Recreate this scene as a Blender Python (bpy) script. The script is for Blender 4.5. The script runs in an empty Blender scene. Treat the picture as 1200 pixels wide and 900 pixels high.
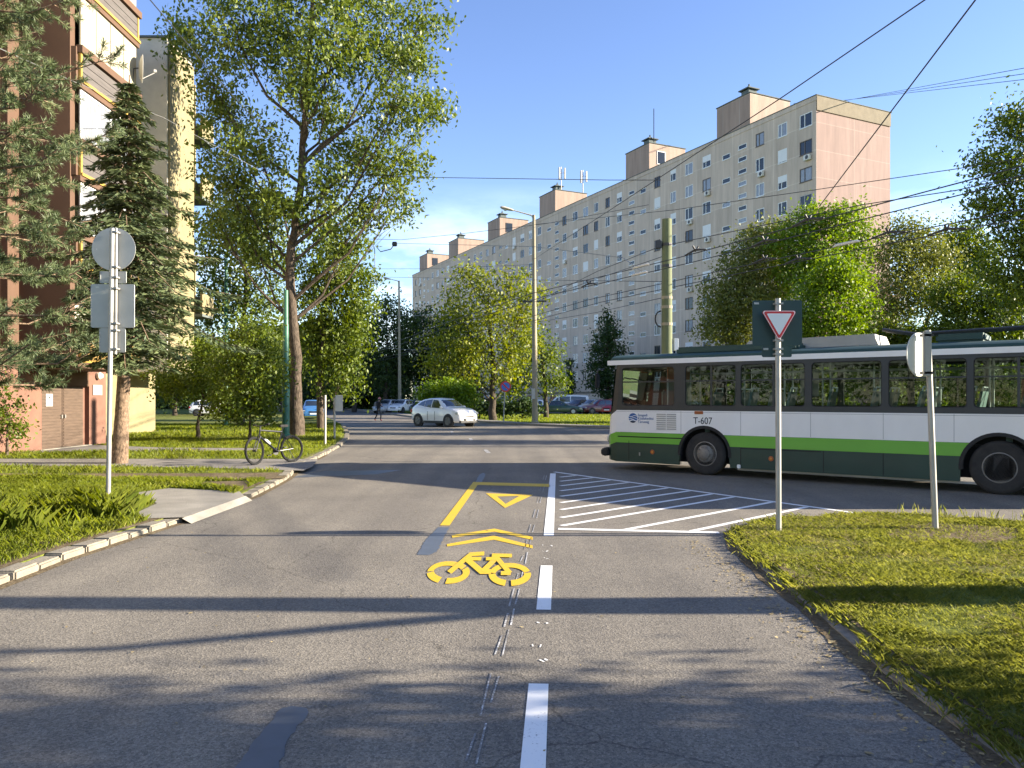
import bpy, bmesh, math, random
import numpy as np
from mathutils import Vector, Matrix
from mathutils.geometry import tessellate_polygon

random.seed(7)
rng = np.random.default_rng(11)
S = bpy.context.scene
R = math.radians
F, HZ, EYE = 900.0, 467.0, 1.7            # focal length and horizon row of the 1200x900 photograph, eye height

# ---------------------------------------------------------------- camera, sky, sun, exposure
cam_d = bpy.data.cameras.new('camera')
cam_d.sensor_fit = 'HORIZONTAL'
cam_d.sensor_width = 36.0
cam_d.lens = 36.0 * F / 1200.0
cam_d.shift_y = (HZ - 450.0) / 1200.0
cam_d.clip_start = 0.05
cam_d.clip_end = 5000
cam = bpy.data.objects.new('camera', cam_d)
S.collection.objects.link(cam)
cam.location = (0, 0, EYE)
cam.rotation_euler = (R(90), 0, 0)
S.camera = cam

SUN_EL, SUN_AZ = 17.5, 90.0               # azimuth clockwise from +Y (east-ish = +X)
sun_dir = Vector((math.sin(R(SUN_AZ)) * math.cos(R(SUN_EL)), math.cos(R(SUN_AZ)) * math.cos(R(SUN_EL)), math.sin(R(SUN_EL))))
W = bpy.data.worlds.new('World')
S.world = W
W.use_nodes = True
nt = W.node_tree
bg = nt.nodes['Background']
sky = nt.nodes.new('ShaderNodeTexSky')
sky.sky_type = 'NISHITA'
sky.sun_disc = False
sky.sun_elevation = R(SUN_EL)
sky.sun_rotation = R(SUN_AZ)
sky.altitude = 100
sky.air_density = 1.0
sky.dust_density = 0.1
sky.ozone_density = 2.2
# thin clouds low over the horizon, laid out on the sky's own direction vector
tcw = nt.nodes.new('ShaderNodeTexCoord')
mpw = nt.nodes.new('ShaderNodeMapping'); mpw.inputs['Scale'].default_value = (2.2, 2.2, 7.0)
nzw = nt.nodes.new('ShaderNodeTexNoise'); nzw.inputs['Scale'].default_value = 2.2; nzw.inputs['Detail'].default_value = 8; nzw.inputs['Roughness'].default_value = 0.6
rpw = nt.nodes.new('ShaderNodeValToRGB'); rpw.color_ramp.elements[0].position = 0.44; rpw.color_ramp.elements[1].position = 0.72
sep = nt.nodes.new('ShaderNodeSeparateXYZ')
mr = nt.nodes.new('ShaderNodeMapRange'); mr.inputs['From Min'].default_value = 0.08; mr.inputs['From Max'].default_value = 0.27; mr.inputs['To Min'].default_value = 0.85; mr.inputs['To Max'].default_value = 0.0
mul = nt.nodes.new('ShaderNodeMath'); mul.operation = 'MULTIPLY'
mixw = nt.nodes.new('ShaderNodeMixRGB'); mixw.inputs['Color2'].default_value = (8.5, 9.2, 10.4, 1)
gam = nt.nodes.new('ShaderNodeHueSaturation'); gam.inputs['Saturation'].default_value = 1.08; gam.inputs['Hue'].default_value = 0.516
L = nt.links.new
L(tcw.outputs['Generated'], mpw.inputs['Vector']); L(mpw.outputs['Vector'], nzw.inputs['Vector'])
L(nzw.outputs['Fac'], rpw.inputs['Fac']); L(tcw.outputs['Generated'], sep.inputs['Vector'])
L(sep.outputs['Z'], mr.inputs['Value']); L(rpw.outputs['Color'], mul.inputs[0]); L(mr.outputs['Result'], mul.inputs[1])
L(sky.outputs['Color'], gam.inputs['Color']); L(gam.outputs['Color'], mixw.inputs['Color1']); L(mul.outputs['Value'], mixw.inputs['Fac'])
L(mixw.outputs['Color'], bg.inputs['Color'])
bg.inputs['Strength'].default_value = 0.085

sl = bpy.data.lights.new('sun', 'SUN')
sl.energy = 5.0
sl.angle = R(0.55)
sl.color = (1.0, 0.88, 0.71)
so = bpy.data.objects.new('sun', sl)
S.collection.objects.link(so)
so.location = (60, 0, 40)
so.rotation_euler = sun_dir.to_track_quat('Z', 'Y').to_euler()

S.view_settings.view_transform = 'Standard'
S.view_settings.look = 'None'
S.view_settings.gamma = 1.0
S.view_settings.exposure = 1.98
S.view_settings.use_curve_mapping = False
S.cycles.max_bounces = 6
S.cycles.transparent_max_bounces = 12
S.cycles.diffuse_bounces = 3
S.cycles.glossy_bounces = 3
S.cycles.transmission_bounces = 4
S.cycles.use_denoising = True
S.cycles.caustics_reflective = False
S.cycles.caustics_refractive = False
S.render.film_transparent = False

# ---------------------------------------------------------------- helpers
def g(px, py, z=0.0):                      # pixel of the photograph -> point on the level z
    d = (EYE - z) * F / (py - HZ)
    return Vector(((px - 600) / F * d, d, z))

def at(px, py, d):                         # pixel at distance d
    return Vector(((px - 600) / F * d, d, EYE + (HZ - py) / F * d))

def lerp(a, b, t):
    return a + (b - a) * t

class MB:
    def __init__(self):
        self.v = []; self.f = []
    def add(self, vs, fs):
        o = len(self.v)
        self.v.extend([tuple(p) for p in vs])
        self.f.extend([tuple(o + i for i in q) for q in fs])
        return self
    def quad(self, a, b, c, d):
        return self.add([a, b, c, d], [(0, 1, 2, 3)])
    def box(self, x0, x1, y0, y1, z0, z1, m=None):
        vs = [Vector(p) for p in ((x0, y0, z0), (x1, y0, z0), (x1, y1, z0), (x0, y1, z0), (x0, y0, z1), (x1, y0, z1), (x1, y1, z1), (x0, y1, z1))]
        if m is not None: vs = [m @ p for p in vs]
        return self.add(vs, [(3, 2, 1, 0), (4, 5, 6, 7), (0, 1, 5, 4), (1, 2, 6, 5), (2, 3, 7, 6), (3, 0, 4, 7)])
    def bbox(self, x0, x1, y0, y1, z0, z1, b=0.01, m=None):   # chamfered box
        bm = bmesh.new()
        bmesh.ops.create_cube(bm, size=1.0)
        for v in bm.verts:
            v.co = Vector((lerp(x0, x1, v.co.x + .5), lerp(y0, y1, v.co.y + .5), lerp(z0, z1, v.co.z + .5)))
        bmesh.ops.bevel(bm, geom=bm.edges[:], offset=b, segments=2, affect='EDGES')
        bm.verts.index_update()
        vs = [(m @ v.co if m is not None else v.co.copy()) for v in bm.verts]
        fs = [[v.index for v in f.verts] for f in bm.faces]
        bm.free()
        return self.add(vs, fs)
    def tube(self, pts, rad, n=6, cap=True):
        pts = [Vector(p) for p in pts]
        if not hasattr(rad, '__len__'): rad = [rad] * len(pts)
        o = len(self.v); u = None
        for i, p in enumerate(pts):
            t = pts[min(i + 1, len(pts) - 1)] - pts[max(i - 1, 0)]
            if t.length < 1e-9: t = Vector((0, 0, 1))
            t.normalize()
            if u is None:
                u = t.orthogonal().normalized()
            else:
                u = u - t * u.dot(t)
                u = u.normalized() if u.length > 1e-6 else t.orthogonal().normalized()
            w = t.cross(u)
            for k in range(n):
                a = 2 * math.pi * k / n
                self.v.append(tuple(p + (u * math.cos(a) + w * math.sin(a)) * rad[i]))
        for i in range(len(pts) - 1):
            for k in range(n):
                k2 = (k + 1) % n
                self.f.append((o + i * n + k, o + i * n + k2, o + (i + 1) * n + k2, o + (i + 1) * n + k))
        if cap:
            self.f.append(tuple(o + k for k in reversed(range(n))))
            self.f.append(tuple(o + (len(pts) - 1) * n + k for k in range(n)))
        return self
    def lathe(self, prof, c, axis='z', n=20, m=None):        # prof: (r, h)
        o = len(self.v); c = Vector(c)
        for r, h in prof:
            for k in range(n):
                a = 2 * math.pi * k / n
                x, y = r * math.cos(a), r * math.sin(a)
                p = {'z': Vector((x, y, h)), 'y': Vector((x, h, y)), 'x': Vector((h, x, y))}[axis]
                p = c + p
                self.v.append(tuple(m @ p if m is not None else p))
        for i in range(len(prof) - 1):
            for k in range(n):
                k2 = (k + 1) % n
                self.f.append((o + i * n + k, o + i * n + k2, o + (i + 1) * n + k2, o + (i + 1) * n + k))
        if prof[0][0] > 1e-6: self.f.append(tuple(o + k for k in range(n)))
        if prof[-1][0] > 1e-6: self.f.append(tuple(o + (len(prof) - 1) * n + k for k in range(n)))
        return self
    def prism(self, poly, fn, t0, t1):                       # polygon (a,b) mapped by fn(a,b,t)
        n = len(poly); o = len(self.v)
        for t in (t0, t1):
            for a, b in poly: self.v.append(tuple(fn(a, b, t)))
        self.f.append(tuple(o + k for k in range(n))); self.f.append(tuple(o + n + k for k in reversed(range(n))))
        for k in range(n):
            k2 = (k + 1) % n
            self.f.append((o + k, o + n + k, o + n + k2, o + k2))
        return self
    def sheet(self, poly, z):
        pts = [Vector((p[0], p[1], z)) for p in poly]
        for a, b, c in tessellate_polygon([pts]):
            q = [pts[a], pts[b], pts[c]]
            if (q[1] - q[0]).cross(q[2] - q[0]).z < 0: q.reverse()
            self.add(q, [(0, 1, 2)])
        return self
    def build(self, name, mat, parent=None, org=None, smooth=False, recalc=True):
        v = np.array(self.v, dtype=np.float64)
        if org is not None: v = v - np.array(org)
        me = bpy.data.meshes.new(name)
        me.from_pydata(v.tolist(), [], self.f)
        if recalc and len(self.f) < 60000:
            bm = bmesh.new(); bm.from_mesh(me)
            bmesh.ops.remove_doubles(bm, verts=bm.verts[:], dist=1e-5)
            bmesh.ops.recalc_face_normals(bm, faces=bm.faces[:])
            bm.to_mesh(me); bm.free()
        if smooth:
            me.polygons.foreach_set('use_smooth', [True] * len(me.polygons))
            try: me.set_sharp_from_angle(angle=R(38))
            except Exception: pass
        o = bpy.data.objects.new(name, me)
        S.collection.objects.link(o)
        for m in (mat if isinstance(mat, (list, tuple)) else [mat]): me.materials.append(m)
        if parent is not None: o.parent = parent
        return o

def tag(o, label, cat, group=None, kind=None):
    o['label'] = label; o['category'] = cat
    if group: o['group'] = group
    if kind: o['kind'] = kind
    return o

def thing(name, label, cat, loc=(0, 0, 0), rz=0.0, group=None):
    o = bpy.data.objects.new(name, None)
    o.empty_display_size = 0.3
    S.collection.objects.link(o)
    o.location = loc; o.rotation_euler = (0, 0, rz)
    return tag(o, label, cat, group)

def structure(name, mb, mat, label=None, **k):
    o = mb.build(name, mat, **k)
    o['kind'] = 'structure'
    if label: o['label'] = label
    return o

def copy_tree(o, parent=None):
    c = o.copy(); S.collection.objects.link(c)
    if parent is not None: c.parent = parent
    for ch in list(o.children): copy_tree(ch, c)
    return c

def text_mesh(name, body, size, m, mat, parent, ext=0.001, align='LEFT'):
    cu = bpy.data.curves.new(name, 'FONT'); cu.body = body; cu.size = size; cu.extrude = ext; cu.align_x = align
    tmp = bpy.data.objects.new(name + '_t', cu); S.collection.objects.link(tmp)
    dg = bpy.context.evaluated_depsgraph_get()
    me = bpy.data.meshes.new_from_object(tmp.evaluated_get(dg))
    bpy.data.objects.remove(tmp)
    me.transform(m)
    o = bpy.data.objects.new(name, me); S.collection.objects.link(o)
    me.materials.clear(); me.materials.append(mat); o.parent = parent
    return o

# ---------------------------------------------------------------- materials
def new_mat(name):
    m = bpy.data.materials.new(name); m.use_nodes = True
    return m, m.node_tree, m.node_tree.nodes['Principled BSDF']

def N(t, typ, **kw):
    n = t.nodes.new(typ)
    for k, v in kw.items():
        if k in n.inputs: n.inputs[k].default_value = v
        else: setattr(n, k, v)
    return n

def mat(name, col, rough=0.6, var=0.0, scale=4.0, metal=0.0, bump=0.0, bscale=60.0, coat=0.0, dirt=None, spec=0.5, stretch=(1, 1, 1)):
    m, t, p = new_mat(name)
    p.inputs['Roughness'].default_value = rough
    p.inputs['Metallic'].default_value = metal
    p.inputs['Specular IOR Level'].default_value = spec
    if coat: p.inputs['Coat Weight'].default_value = coat; p.inputs['Coat Roughness'].default_value = 0.06
    p.inputs['Base Color'].default_value = (*col, 1)
    tc = N(t, 'ShaderNodeTexCoord')
    if var > 0 or dirt:
        mp = N(t, 'ShaderNodeMapping', Scale=stretch)
        nz = N(t, 'ShaderNodeTexNoise', Scale=scale, Detail=6.0, Roughness=0.62)
        t.links.new(tc.outputs['Object'], mp.inputs['Vector']); t.links.new(mp.outputs['Vector'], nz.inputs['Vector'])
        rp = N(t, 'ShaderNodeValToRGB')
        e = rp.color_ramp.elements
        e[0].position = 0.3; e[1].position = 0.7
        lo = dirt if dirt else tuple(c * (1 - var) for c in col)
        hi = col if dirt else tuple(min(1, c * (1 + var)) for c in col)
        e[0].color = (*lo, 1); e[1].color = (*hi, 1)
        t.links.new(nz.outputs['Fac'], rp.inputs['Fac']); t.links.new(rp.outputs['Color'], p.inputs['Base Color'])
    if bump > 0:
        b = N(t, 'ShaderNodeBump', Strength=bump, Distance=0.02)
        n2 = N(t, 'ShaderNodeTexNoise', Scale=bscale, Detail=5.0)
        t.links.new(tc.outputs['Object'], n2.inputs['Vector']); t.links.new(n2.outputs['Fac'], b.inputs['Height']); t.links.new(b.outputs['Normal'], p.inputs['Normal'])
    return m

def asphalt(name, base, warm=1.0):
    m, t, p = new_mat(name)
    p.inputs['Roughness'].default_value = 0.86
    p.inputs['Specular IOR Level'].default_value = 0.3
    tc = N(t, 'ShaderNodeTexCoord')
    big = N(t, 'ShaderNodeTexNoise', Scale=0.55, Detail=6.0, Roughness=0.6)
    streak = N(t, 'ShaderNodeTexNoise', Scale=1.0, Detail=4.0)
    mp = N(t, 'ShaderNodeMapping', Scale=(1.5, 0.07, 1))
    fine = N(t, 'ShaderNodeTexVoronoi', Scale=75.0)
    fine2 = N(t, 'ShaderNodeTexNoise', Scale=150.0, Detail=3.0)
    for n in (big, fine, fine2): t.links.new(tc.outputs['Object'], n.inputs['Vector'])
    t.links.new(tc.outputs['Object'], mp.inputs['Vector']); t.links.new(mp.outputs['Vector'], streak.inputs['Vector'])
    r1 = N(t, 'ShaderNodeValToRGB'); e = r1.color_ramp.elements
    e[0].position = 0.25; e[1].position = 0.75
    e[0].color = (base * 0.82, base * 0.76, base * 0.68, 1); e[1].color = (base * 1.25, base * 1.15 , base * 0.99, 1)
    t.links.new(big.outputs['Fac'], r1.inputs['Fac'])
    r2 = N(t, 'ShaderNodeValToRGB'); e = r2.color_ramp.elements
    e[0].position = 0.3; e[1].position = 0.7; e[0].color = (.78, .78, .79, 1); e[1].color = (1.13, 1.12, 1.09, 1)
    t.links.new(streak.outputs['Fac'], r2.inputs['Fac'])
    r3 = N(t, 'ShaderNodeValToRGB'); e = r3.color_ramp.elements
    e[0].position = 0.0; e[1].position = 1.0; e[0].color = (.56, .56, .56, 1); e[1].color = (1.45, 1.42, 1.36, 1)
    t.links.new(fine.outputs['Color'], r3.inputs['Fac'])
    r4 = N(t, 'ShaderNodeValToRGB'); e = r4.color_ramp.elements
    e[0].position = 0.35; e[1].position = 0.65; e[0].color = (.7, .7, .7, 1); e[1].color = (1.3, 1.3, 1.28, 1)
    t.links.new(fine2.outputs['Fac'], r4.inputs['Fac'])
    c = r1.outputs['Color']
    for r in (r2, r3, r4):
        mx = N(t, 'ShaderNodeMixRGB', blend_type='MULTIPLY'); mx.inputs['Fac'].default_value = 1.0
        t.links.new(c, mx.inputs['Color1']); t.links.new(r.outputs['Color'], mx.inputs['Color2']); c = mx.outputs['Color']
    # cracks, sealed dark lines with a shape of their own
    wv = N(t, 'ShaderNodeTexVoronoi', feature='DISTANCE_TO_EDGE', Scale=0.16)
    dn = N(t, 'ShaderNodeTexNoise', Scale=1.2, Detail=5.0)
    ad = N(t, 'ShaderNodeMixRGB', blend_type='ADD'); ad.inputs['Fac'].default_value = 0.9
    t.links.new(tc.outputs['Object'], dn.inputs['Vector']); t.links.new(tc.outputs['Object'], ad.inputs['Color1']); t.links.new(dn.outputs['Color'], ad.inputs['Color2'])
    t.links.new(ad.outputs['Color'], wv.inputs['Vector'])
    lt = N(t, 'ShaderNodeMapRange'); lt.inputs['From Min'].default_value = 0.0006; lt.inputs['From Max'].default_value = 0.0018; lt.inputs['To Min'].default_value = 0.62; lt.inputs['To Max'].default_value = 1.0
    t.links.new(wv.outputs['Distance'], lt.inputs['Value'])
    mx = N(t, 'ShaderNodeMixRGB', blend_type='MULTIPLY'); mx.inputs['Fac'].default_value = 1.0
    t.links.new(c, mx.inputs['Color1']); t.links.new(lt.outputs['Result'], mx.inputs['Color2']); c = mx.outputs['Color']
    t.links.new(c, p.inputs['Base Color'])
    b = N(t, 'ShaderNodeBump', Strength=0.45, Distance=0.005)
    t.links.new(fine.outputs['Distance'], b.inputs['Height']); t.links.new(b.outputs['Normal'], p.inputs['Normal'])
    return m

def paint(name, col, wear=0.5, under=(0.16, 0.155, 0.15)):
    m, t, p = new_mat(name)
    p.inputs['Roughness'].default_value = 0.6
    tc = N(t, 'ShaderNodeTexCoord')
    a = N(t, 'ShaderNodeTexNoise', Scale=60.0, Detail=6.0, Roughness=0.7)
    b = N(t, 'ShaderNodeTexNoise', Scale=3.0, Detail=5.0)
    t.links.new(tc.outputs['Object'], a.inputs['Vector']); t.links.new(tc.outputs['Object'], b.inputs['Vector'])
    s = N(t, 'ShaderNodeMath', operation='MULTIPLY_ADD'); s.inputs[1].default_value = 0.5
    t.links.new(b.outputs['Fac'], s.inputs[0]); t.links.new(a.outputs['Fac'], s.inputs[2])
    r = N(t, 'ShaderNodeMapRange'); r.inputs['From Min'].default_value = wear - 0.05; r.inputs['From Max'].default_value = wear + 0.08
    t.links.new(s.outputs['Value'], r.inputs['Value'])
    mx = N(t, 'ShaderNodeMixRGB'); mx.inputs['Color1'].default_value = (*under, 1); mx.inputs['Color2'].default_value = (*col, 1)
    t.links.new(r.outputs['Result'], mx.inputs['Fac']); t.links.new(mx.outputs['Color'], p.inputs['Base Color'])
    return m

def ground_mat(name, c1, c2, c3, s1=0.5, s2=12.0):
    m, t, p = new_mat(name)
    p.inputs['Roughness'].default_value = 0.95
    p.inputs['Specular IOR Level'].default_value = 0.1
    tc = N(t, 'ShaderNodeTexCoord')
    a = N(t, 'ShaderNodeTexNoise', Scale=s1, Detail=7.0, Roughness=0.65)
    b = N(t, 'ShaderNodeTexNoise', Scale=s2, Detail=7.0, Roughness=0.7)
    t.links.new(tc.outputs['Object'], a.inputs['Vector']); t.links.new(tc.outputs['Object'], b.inputs['Vector'])
    r1 = N(t, 'ShaderNodeValToRGB'); e = r1.color_ramp.elements
    e[0].position = 0.38; e[1].position = 0.62; e[0].color = (*c1, 1); e[1].color = (*c2, 1)
    t.links.new(b.outputs['Fac'], r1.inputs['Fac'])
    r2 = N(t, 'ShaderNodeMapRange'); r2.inputs['From Min'].default_value = 0.52; r2.inputs['From Max'].default_value = 0.68
    t.links.new(a.outputs['Fac'], r2.inputs['Value'])
    mx = N(t, 'ShaderNodeMixRGB'); mx.inputs['Color2'].default_value = (*c3, 1)
    t.links.new(r2.outputs['Result'], mx.inputs['Fac']); t.links.new(r1.outputs['Color'], mx.inputs['Color1']); t.links.new(mx.outputs['Color'], p.inputs['Base Color'])
    bu = N(t, 'ShaderNodeBump', Strength=0.8, Distance=0.05)
    t.links.new(b.outputs['Fac'], bu.inputs['Height']); t.links.new(bu.outputs['Normal'], p.inputs['Normal'])
    return m

def leaf_mat(name, c1, c2, c3=None, trans=0.35, nscale=0.7, rough=0.5):
    m, t, p = new_mat(name)
    t.nodes.remove(p)
    out = t.nodes['Material Output']
    geo = N(t, 'ShaderNodeNewGeometry')
    tc = N(t, 'ShaderNodeTexCoord')
    nz = N(t, 'ShaderNodeTexNoise', Scale=nscale, Detail=3.0)
    t.links.new(tc.outputs['Object'], nz.inputs['Vector'])
    s = N(t, 'ShaderNodeMath', operation='MULTIPLY_ADD'); s.inputs[1].default_value = 0.55
    s2 = N(t, 'ShaderNodeMath', operation='MULTIPLY_ADD'); s2.inputs[1].default_value = 0.9; s2.inputs[2].default_value = -0.22
    t.links.new(nz.outputs['Fac'], s2.inputs[0]); t.links.new(geo.outputs['Random Per Island'], s.inputs[0]); t.links.new(s2.outputs['Value'], s.inputs[2])
    r = N(t, 'ShaderNodeValToRGB'); e = r.color_ramp.elements
    e[0].position = 0.1; e[1].position = 0.8; e[0].color = (*c1, 1); e[1].color = (*c2, 1)
    if c3:
        k = r.color_ramp.elements.new(0.97); k.color = (*c3, 1)
    t.links.new(s.outputs['Value'], r.inputs['Fac'])
    d = N(t, 'ShaderNodeBsdfPrincipled', Roughness=rough); d.inputs['Specular IOR Level'].default_value = 0.35
    tr = N(t, 'ShaderNodeBsdfTranslucent')
    hs = N(t, 'ShaderNodeHueSaturation', Saturation=1.15, Value=1.25, Hue=0.49)
    t.links.new(r.outputs['Color'], hs.inputs['Color'])
    t.links.new(r.outputs['Color'], d.inputs['Base Color']); t.links.new(hs.outputs['Color'], tr.inputs['Color'])
    mx = N(t, 'ShaderNodeMixShader', Fac=trans)
    t.links.new(d.outputs['BSDF'], mx.inputs[1]); t.links.new(tr.outputs['BSDF'], mx.inputs[2]); t.links.new(mx.outputs['Shader'], out.inputs['Surface'])
    return m

def glass_mat(name, tint, gloss=0.06, rough=0.02):
    m, t, p = new_mat(name)
    t.nodes.remove(p); out = t.nodes['Material Output']
    tr = N(t, 'ShaderNodeBsdfTransparent'); tr.inputs['Color'].default_value = (*tint, 1)
    gl = N(t, 'ShaderNodeBsdfGlossy'); gl.inputs['Roughness'].default_value = rough
    fr = N(t, 'ShaderNodeFresnel', IOR=1.5)
    ad = N(t, 'ShaderNodeMath', operation='ADD'); ad.inputs[1].default_value = gloss
    mx = N(t, 'ShaderNodeMixShader')
    t.links.new(fr.outputs['Fac'], ad.inputs[0]); t.links.new(ad.outputs['Value'], mx.inputs['Fac'])
    t.links.new(tr.outputs['BSDF'], mx.inputs[1]); t.links.new(gl.outputs['BSDF'], mx.inputs[2]); t.links.new(mx.outputs['Shader'], out.inputs['Surface'])
    return m

def panel_mat(name, col, seam, bw, bh, mortar, off=(0, 0, 0), axes='xz'):
    """precast panels: pale joints in a grid, vertical rain streaks"""
    m, t, p = new_mat(name)
    p.inputs['Roughness'].default_value = 0.85
    tc = N(t, 'ShaderNodeTexCoord')
    sp = N(t, 'ShaderNodeSeparateXYZ'); cb = N(t, 'ShaderNodeCombineXYZ')
    t.links.new(tc.outputs['Object'], sp.inputs['Vector'])
    t.links.new(sp.outputs['X' if axes[0] == 'x' else 'Y'], cb.inputs['X']); t.links.new(sp.outputs['Z'], cb.inputs['Y'])
    mp = N(t, 'ShaderNodeMapping', Location=off)
    t.links.new(cb.outputs['Vector'], mp.inputs['Vector'])
    br = N(t, 'ShaderNodeTexBrick', offset=0.0); br.inputs['Scale'].default_value = 1.0
    br.inputs['Brick Width'].default_value = bw; br.inputs['Row Height'].default_value = bh; br.inputs['Mortar Size'].default_value = mortar
    br.inputs['Mortar Smooth'].default_value = 0.3
    br.inputs['Color1'].default_value = (*[c * 0.94 for c in col], 1); br.inputs['Color2'].default_value = (*[c * 1.06 for c in col], 1); br.inputs['Mortar'].default_value = (*seam, 1)
    t.links.new(mp.outputs['Vector'], br.inputs['Vector'])
    m2 = N(t, 'ShaderNodeMapping', Scale=(1.6, 1.6, 0.18))
    nz = N(t, 'ShaderNodeTexNoise', Scale=0.9, Detail=7.0, Roughness=0.65)
    t.links.new(tc.outputs['Object'], m2.inputs['Vector']); t.links.new(m2.outputs['Vector'], nz.inputs['Vector'])
    r = N(t, 'ShaderNodeValToRGB'); e = r.color_ramp.elements
    e[0].position = 0.32; e[1].position = 0.66; e[0].color = (.78, .77, .76, 1); e[1].color = (1.08, 1.07, 1.06, 1)
    t.links.new(nz.outputs['Fac'], r.inputs['Fac'])
    mx = N(t, 'ShaderNodeMixRGB', blend_type='MULTIPLY'); mx.inputs['Fac'].default_value = 1.0
    t.links.new(br.outputs['Color'], mx.inputs['Color1']); t.links.new(r.outputs['Color'], mx.inputs['Color2']); t.links.new(mx.outputs['Color'], p.inputs['Base Color'])
    return m

def bark_mat(name, c1, c2, zs=0.25, sc=18.0, bump=1.0):
    m, t, p = new_mat(name)
    p.inputs['Roughness'].default_value = 0.95; p.inputs['Specular IOR Level'].default_value = 0.15
    tc = N(t, 'ShaderNodeTexCoord'); mp = N(t, 'ShaderNodeMapping', Scale=(1, 1, zs))
    nz = N(t, 'ShaderNodeTexNoise', Scale=sc, Detail=8.0, Roughness=0.7)
    t.links.new(tc.outputs['Object'], mp.inputs['Vector']); t.links.new(mp.outputs['Vector'], nz.inputs['Vector'])
    r = N(t, 'ShaderNodeValToRGB'); e = r.color_ramp.elements
    e[0].position = 0.36; e[1].position = 0.62; e[0].color = (*c1, 1); e[1].color = (*c2, 1)
    t.links.new(nz.outputs['Fac'], r.inputs['Fac']); t.links.new(r.outputs['Color'], p.inputs['Base Color'])
    b = N(t, 'ShaderNodeBump', Strength=bump, Distance=0.04)
    t.links.new(nz.outputs['Fac'], b.inputs['Height']); t.links.new(b.outputs['Normal'], p.inputs['Normal'])
    return m

M = {}
M['asphalt'] = asphalt('asphalt', 0.168)
M['asphalt_far'] = asphalt('asphalt_parking', 0.12)
M['white_paint'] = paint('white_paint', (0.80, 0.80, 0.77), 0.55)
M['old_paint'] = paint('old_white_paint', (0.62, 0.62, 0.60), 0.78)
M['yellow_paint'] = paint('yellow_paint', (0.62, 0.405, 0.014), 0.565)
M['tar'] = mat('tar_patch', (0.085, 0.10, 0.125), 0.45, 0.12, 6.0)
M['grass_soil'] = ground_mat('mown_grass_ground', (0.10, 0.125, 0.024), (0.17, 0.185, 0.040), (0.19, 0.16, 0.075), 0.6, 14.0)
M['far_grass'] = ground_mat('far_grass', (0.10, 0.15, 0.018), (0.18, 0.22, 0.03), (0.13, 0.16, 0.03), 0.25, 5.0)
M['soil'] = ground_mat('bare_soil', (0.10, 0.075, 0.045), (0.19, 0.15, 0.095), (0.22, 0.18, 0.11), 1.5, 20.0)
M['concrete'] = mat('concrete_slab', (0.25, 0.23, 0.19), 0.9, 0.2, 1.8, bump=0.4, bscale=40)
M['kerb'] = mat('kerb_stone', (0.215, 0.19, 0.145), 0.9, 0.25, 7.0, bump=0.4, bscale=50)
M['old_kerb'] = mat('old_kerb_stone', (0.24, 0.20, 0.15), 0.95, 0.35, 9.0, bump=0.6, bscale=40)
M['path'] = mat('asphalt_path', (0.19, 0.175, 0.155), 0.95, 0.22, 2.2, bump=0.3, bscale=60)
M['galv'] = mat('galvanised_steel', (0.36, 0.35, 0.32), 0.5, 0.14, 5.0, metal=0.4, stretch=(1, 1, .3))
M['sign_back'] = mat('sign_back_grey', (0.43, 0.43, 0.40), 0.5, 0.06, 4.0, metal=0.2)
M['sign_back_shaded'] = mat('sign_back_shade_tint', (0.018, 0.052, 0.050), 0.55, 0.12, 4.0)  # shade and a greenish reflection on the plate backs, put into the colour
M['dark_metal'] = mat('dark_metal', (0.03, 0.03, 0.032), 0.5, 0.1)
M['black_rubber'] = mat('black_rubber', (0.022, 0.021, 0.02), 0.85, 0.25, 10.0)
M['sign_white'] = mat('sign_white', (0.82, 0.82, 0.80), 0.4)
M['sign_red'] = mat('sign_red', (0.60, 0.025, 0.03), 0.4)
M['sign_blue'] = mat('sign_blue', (0.04, 0.16, 0.55), 0.4)
M['green_steel'] = mat('green_painted_steel', (0.032, 0.13, 0.075), 0.5, 0.25, 3.0, stretch=(1, 1, .2))
M['pole_concrete'] = mat('spun_concrete', (0.30, 0.26, 0.18), 0.85, 0.14, 3.0, stretch=(1, 1, .2))
M['pole_green'] = mat('mossy_green_concrete', (0.115, 0.135, 0.065), 0.8, 0.25, 4.0, stretch=(1, 1, .15))
M['wire'] = mat('wire', (0.025, 0.028, 0.035), 0.6)
M['wire_pale'] = mat('pale_cable', (0.16, 0.16, 0.16), 0.6)
M['insulator'] = mat('white_insulator', (0.62, 0.60, 0.55), 0.5)
M['lamp'] = mat('lamp_housing', (0.50, 0.45, 0.35), 0.5)
M['diffuser'] = mat('lamp_diffuser', (0.55, 0.55, 0.5), 0.3)
# ---------------------------------------------------------------- ground, road, verges
structure('ground', MB().sheet([(-1500, -200), (1500, -200), (1500, 2500), (-1500, 2500)], -0.08), M['far_grass'])
structure('road', MB().sheet([(-160, -40), (80, -40), (80, 230), (-160, 230)], 0.0), M['asphalt'])

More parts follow.
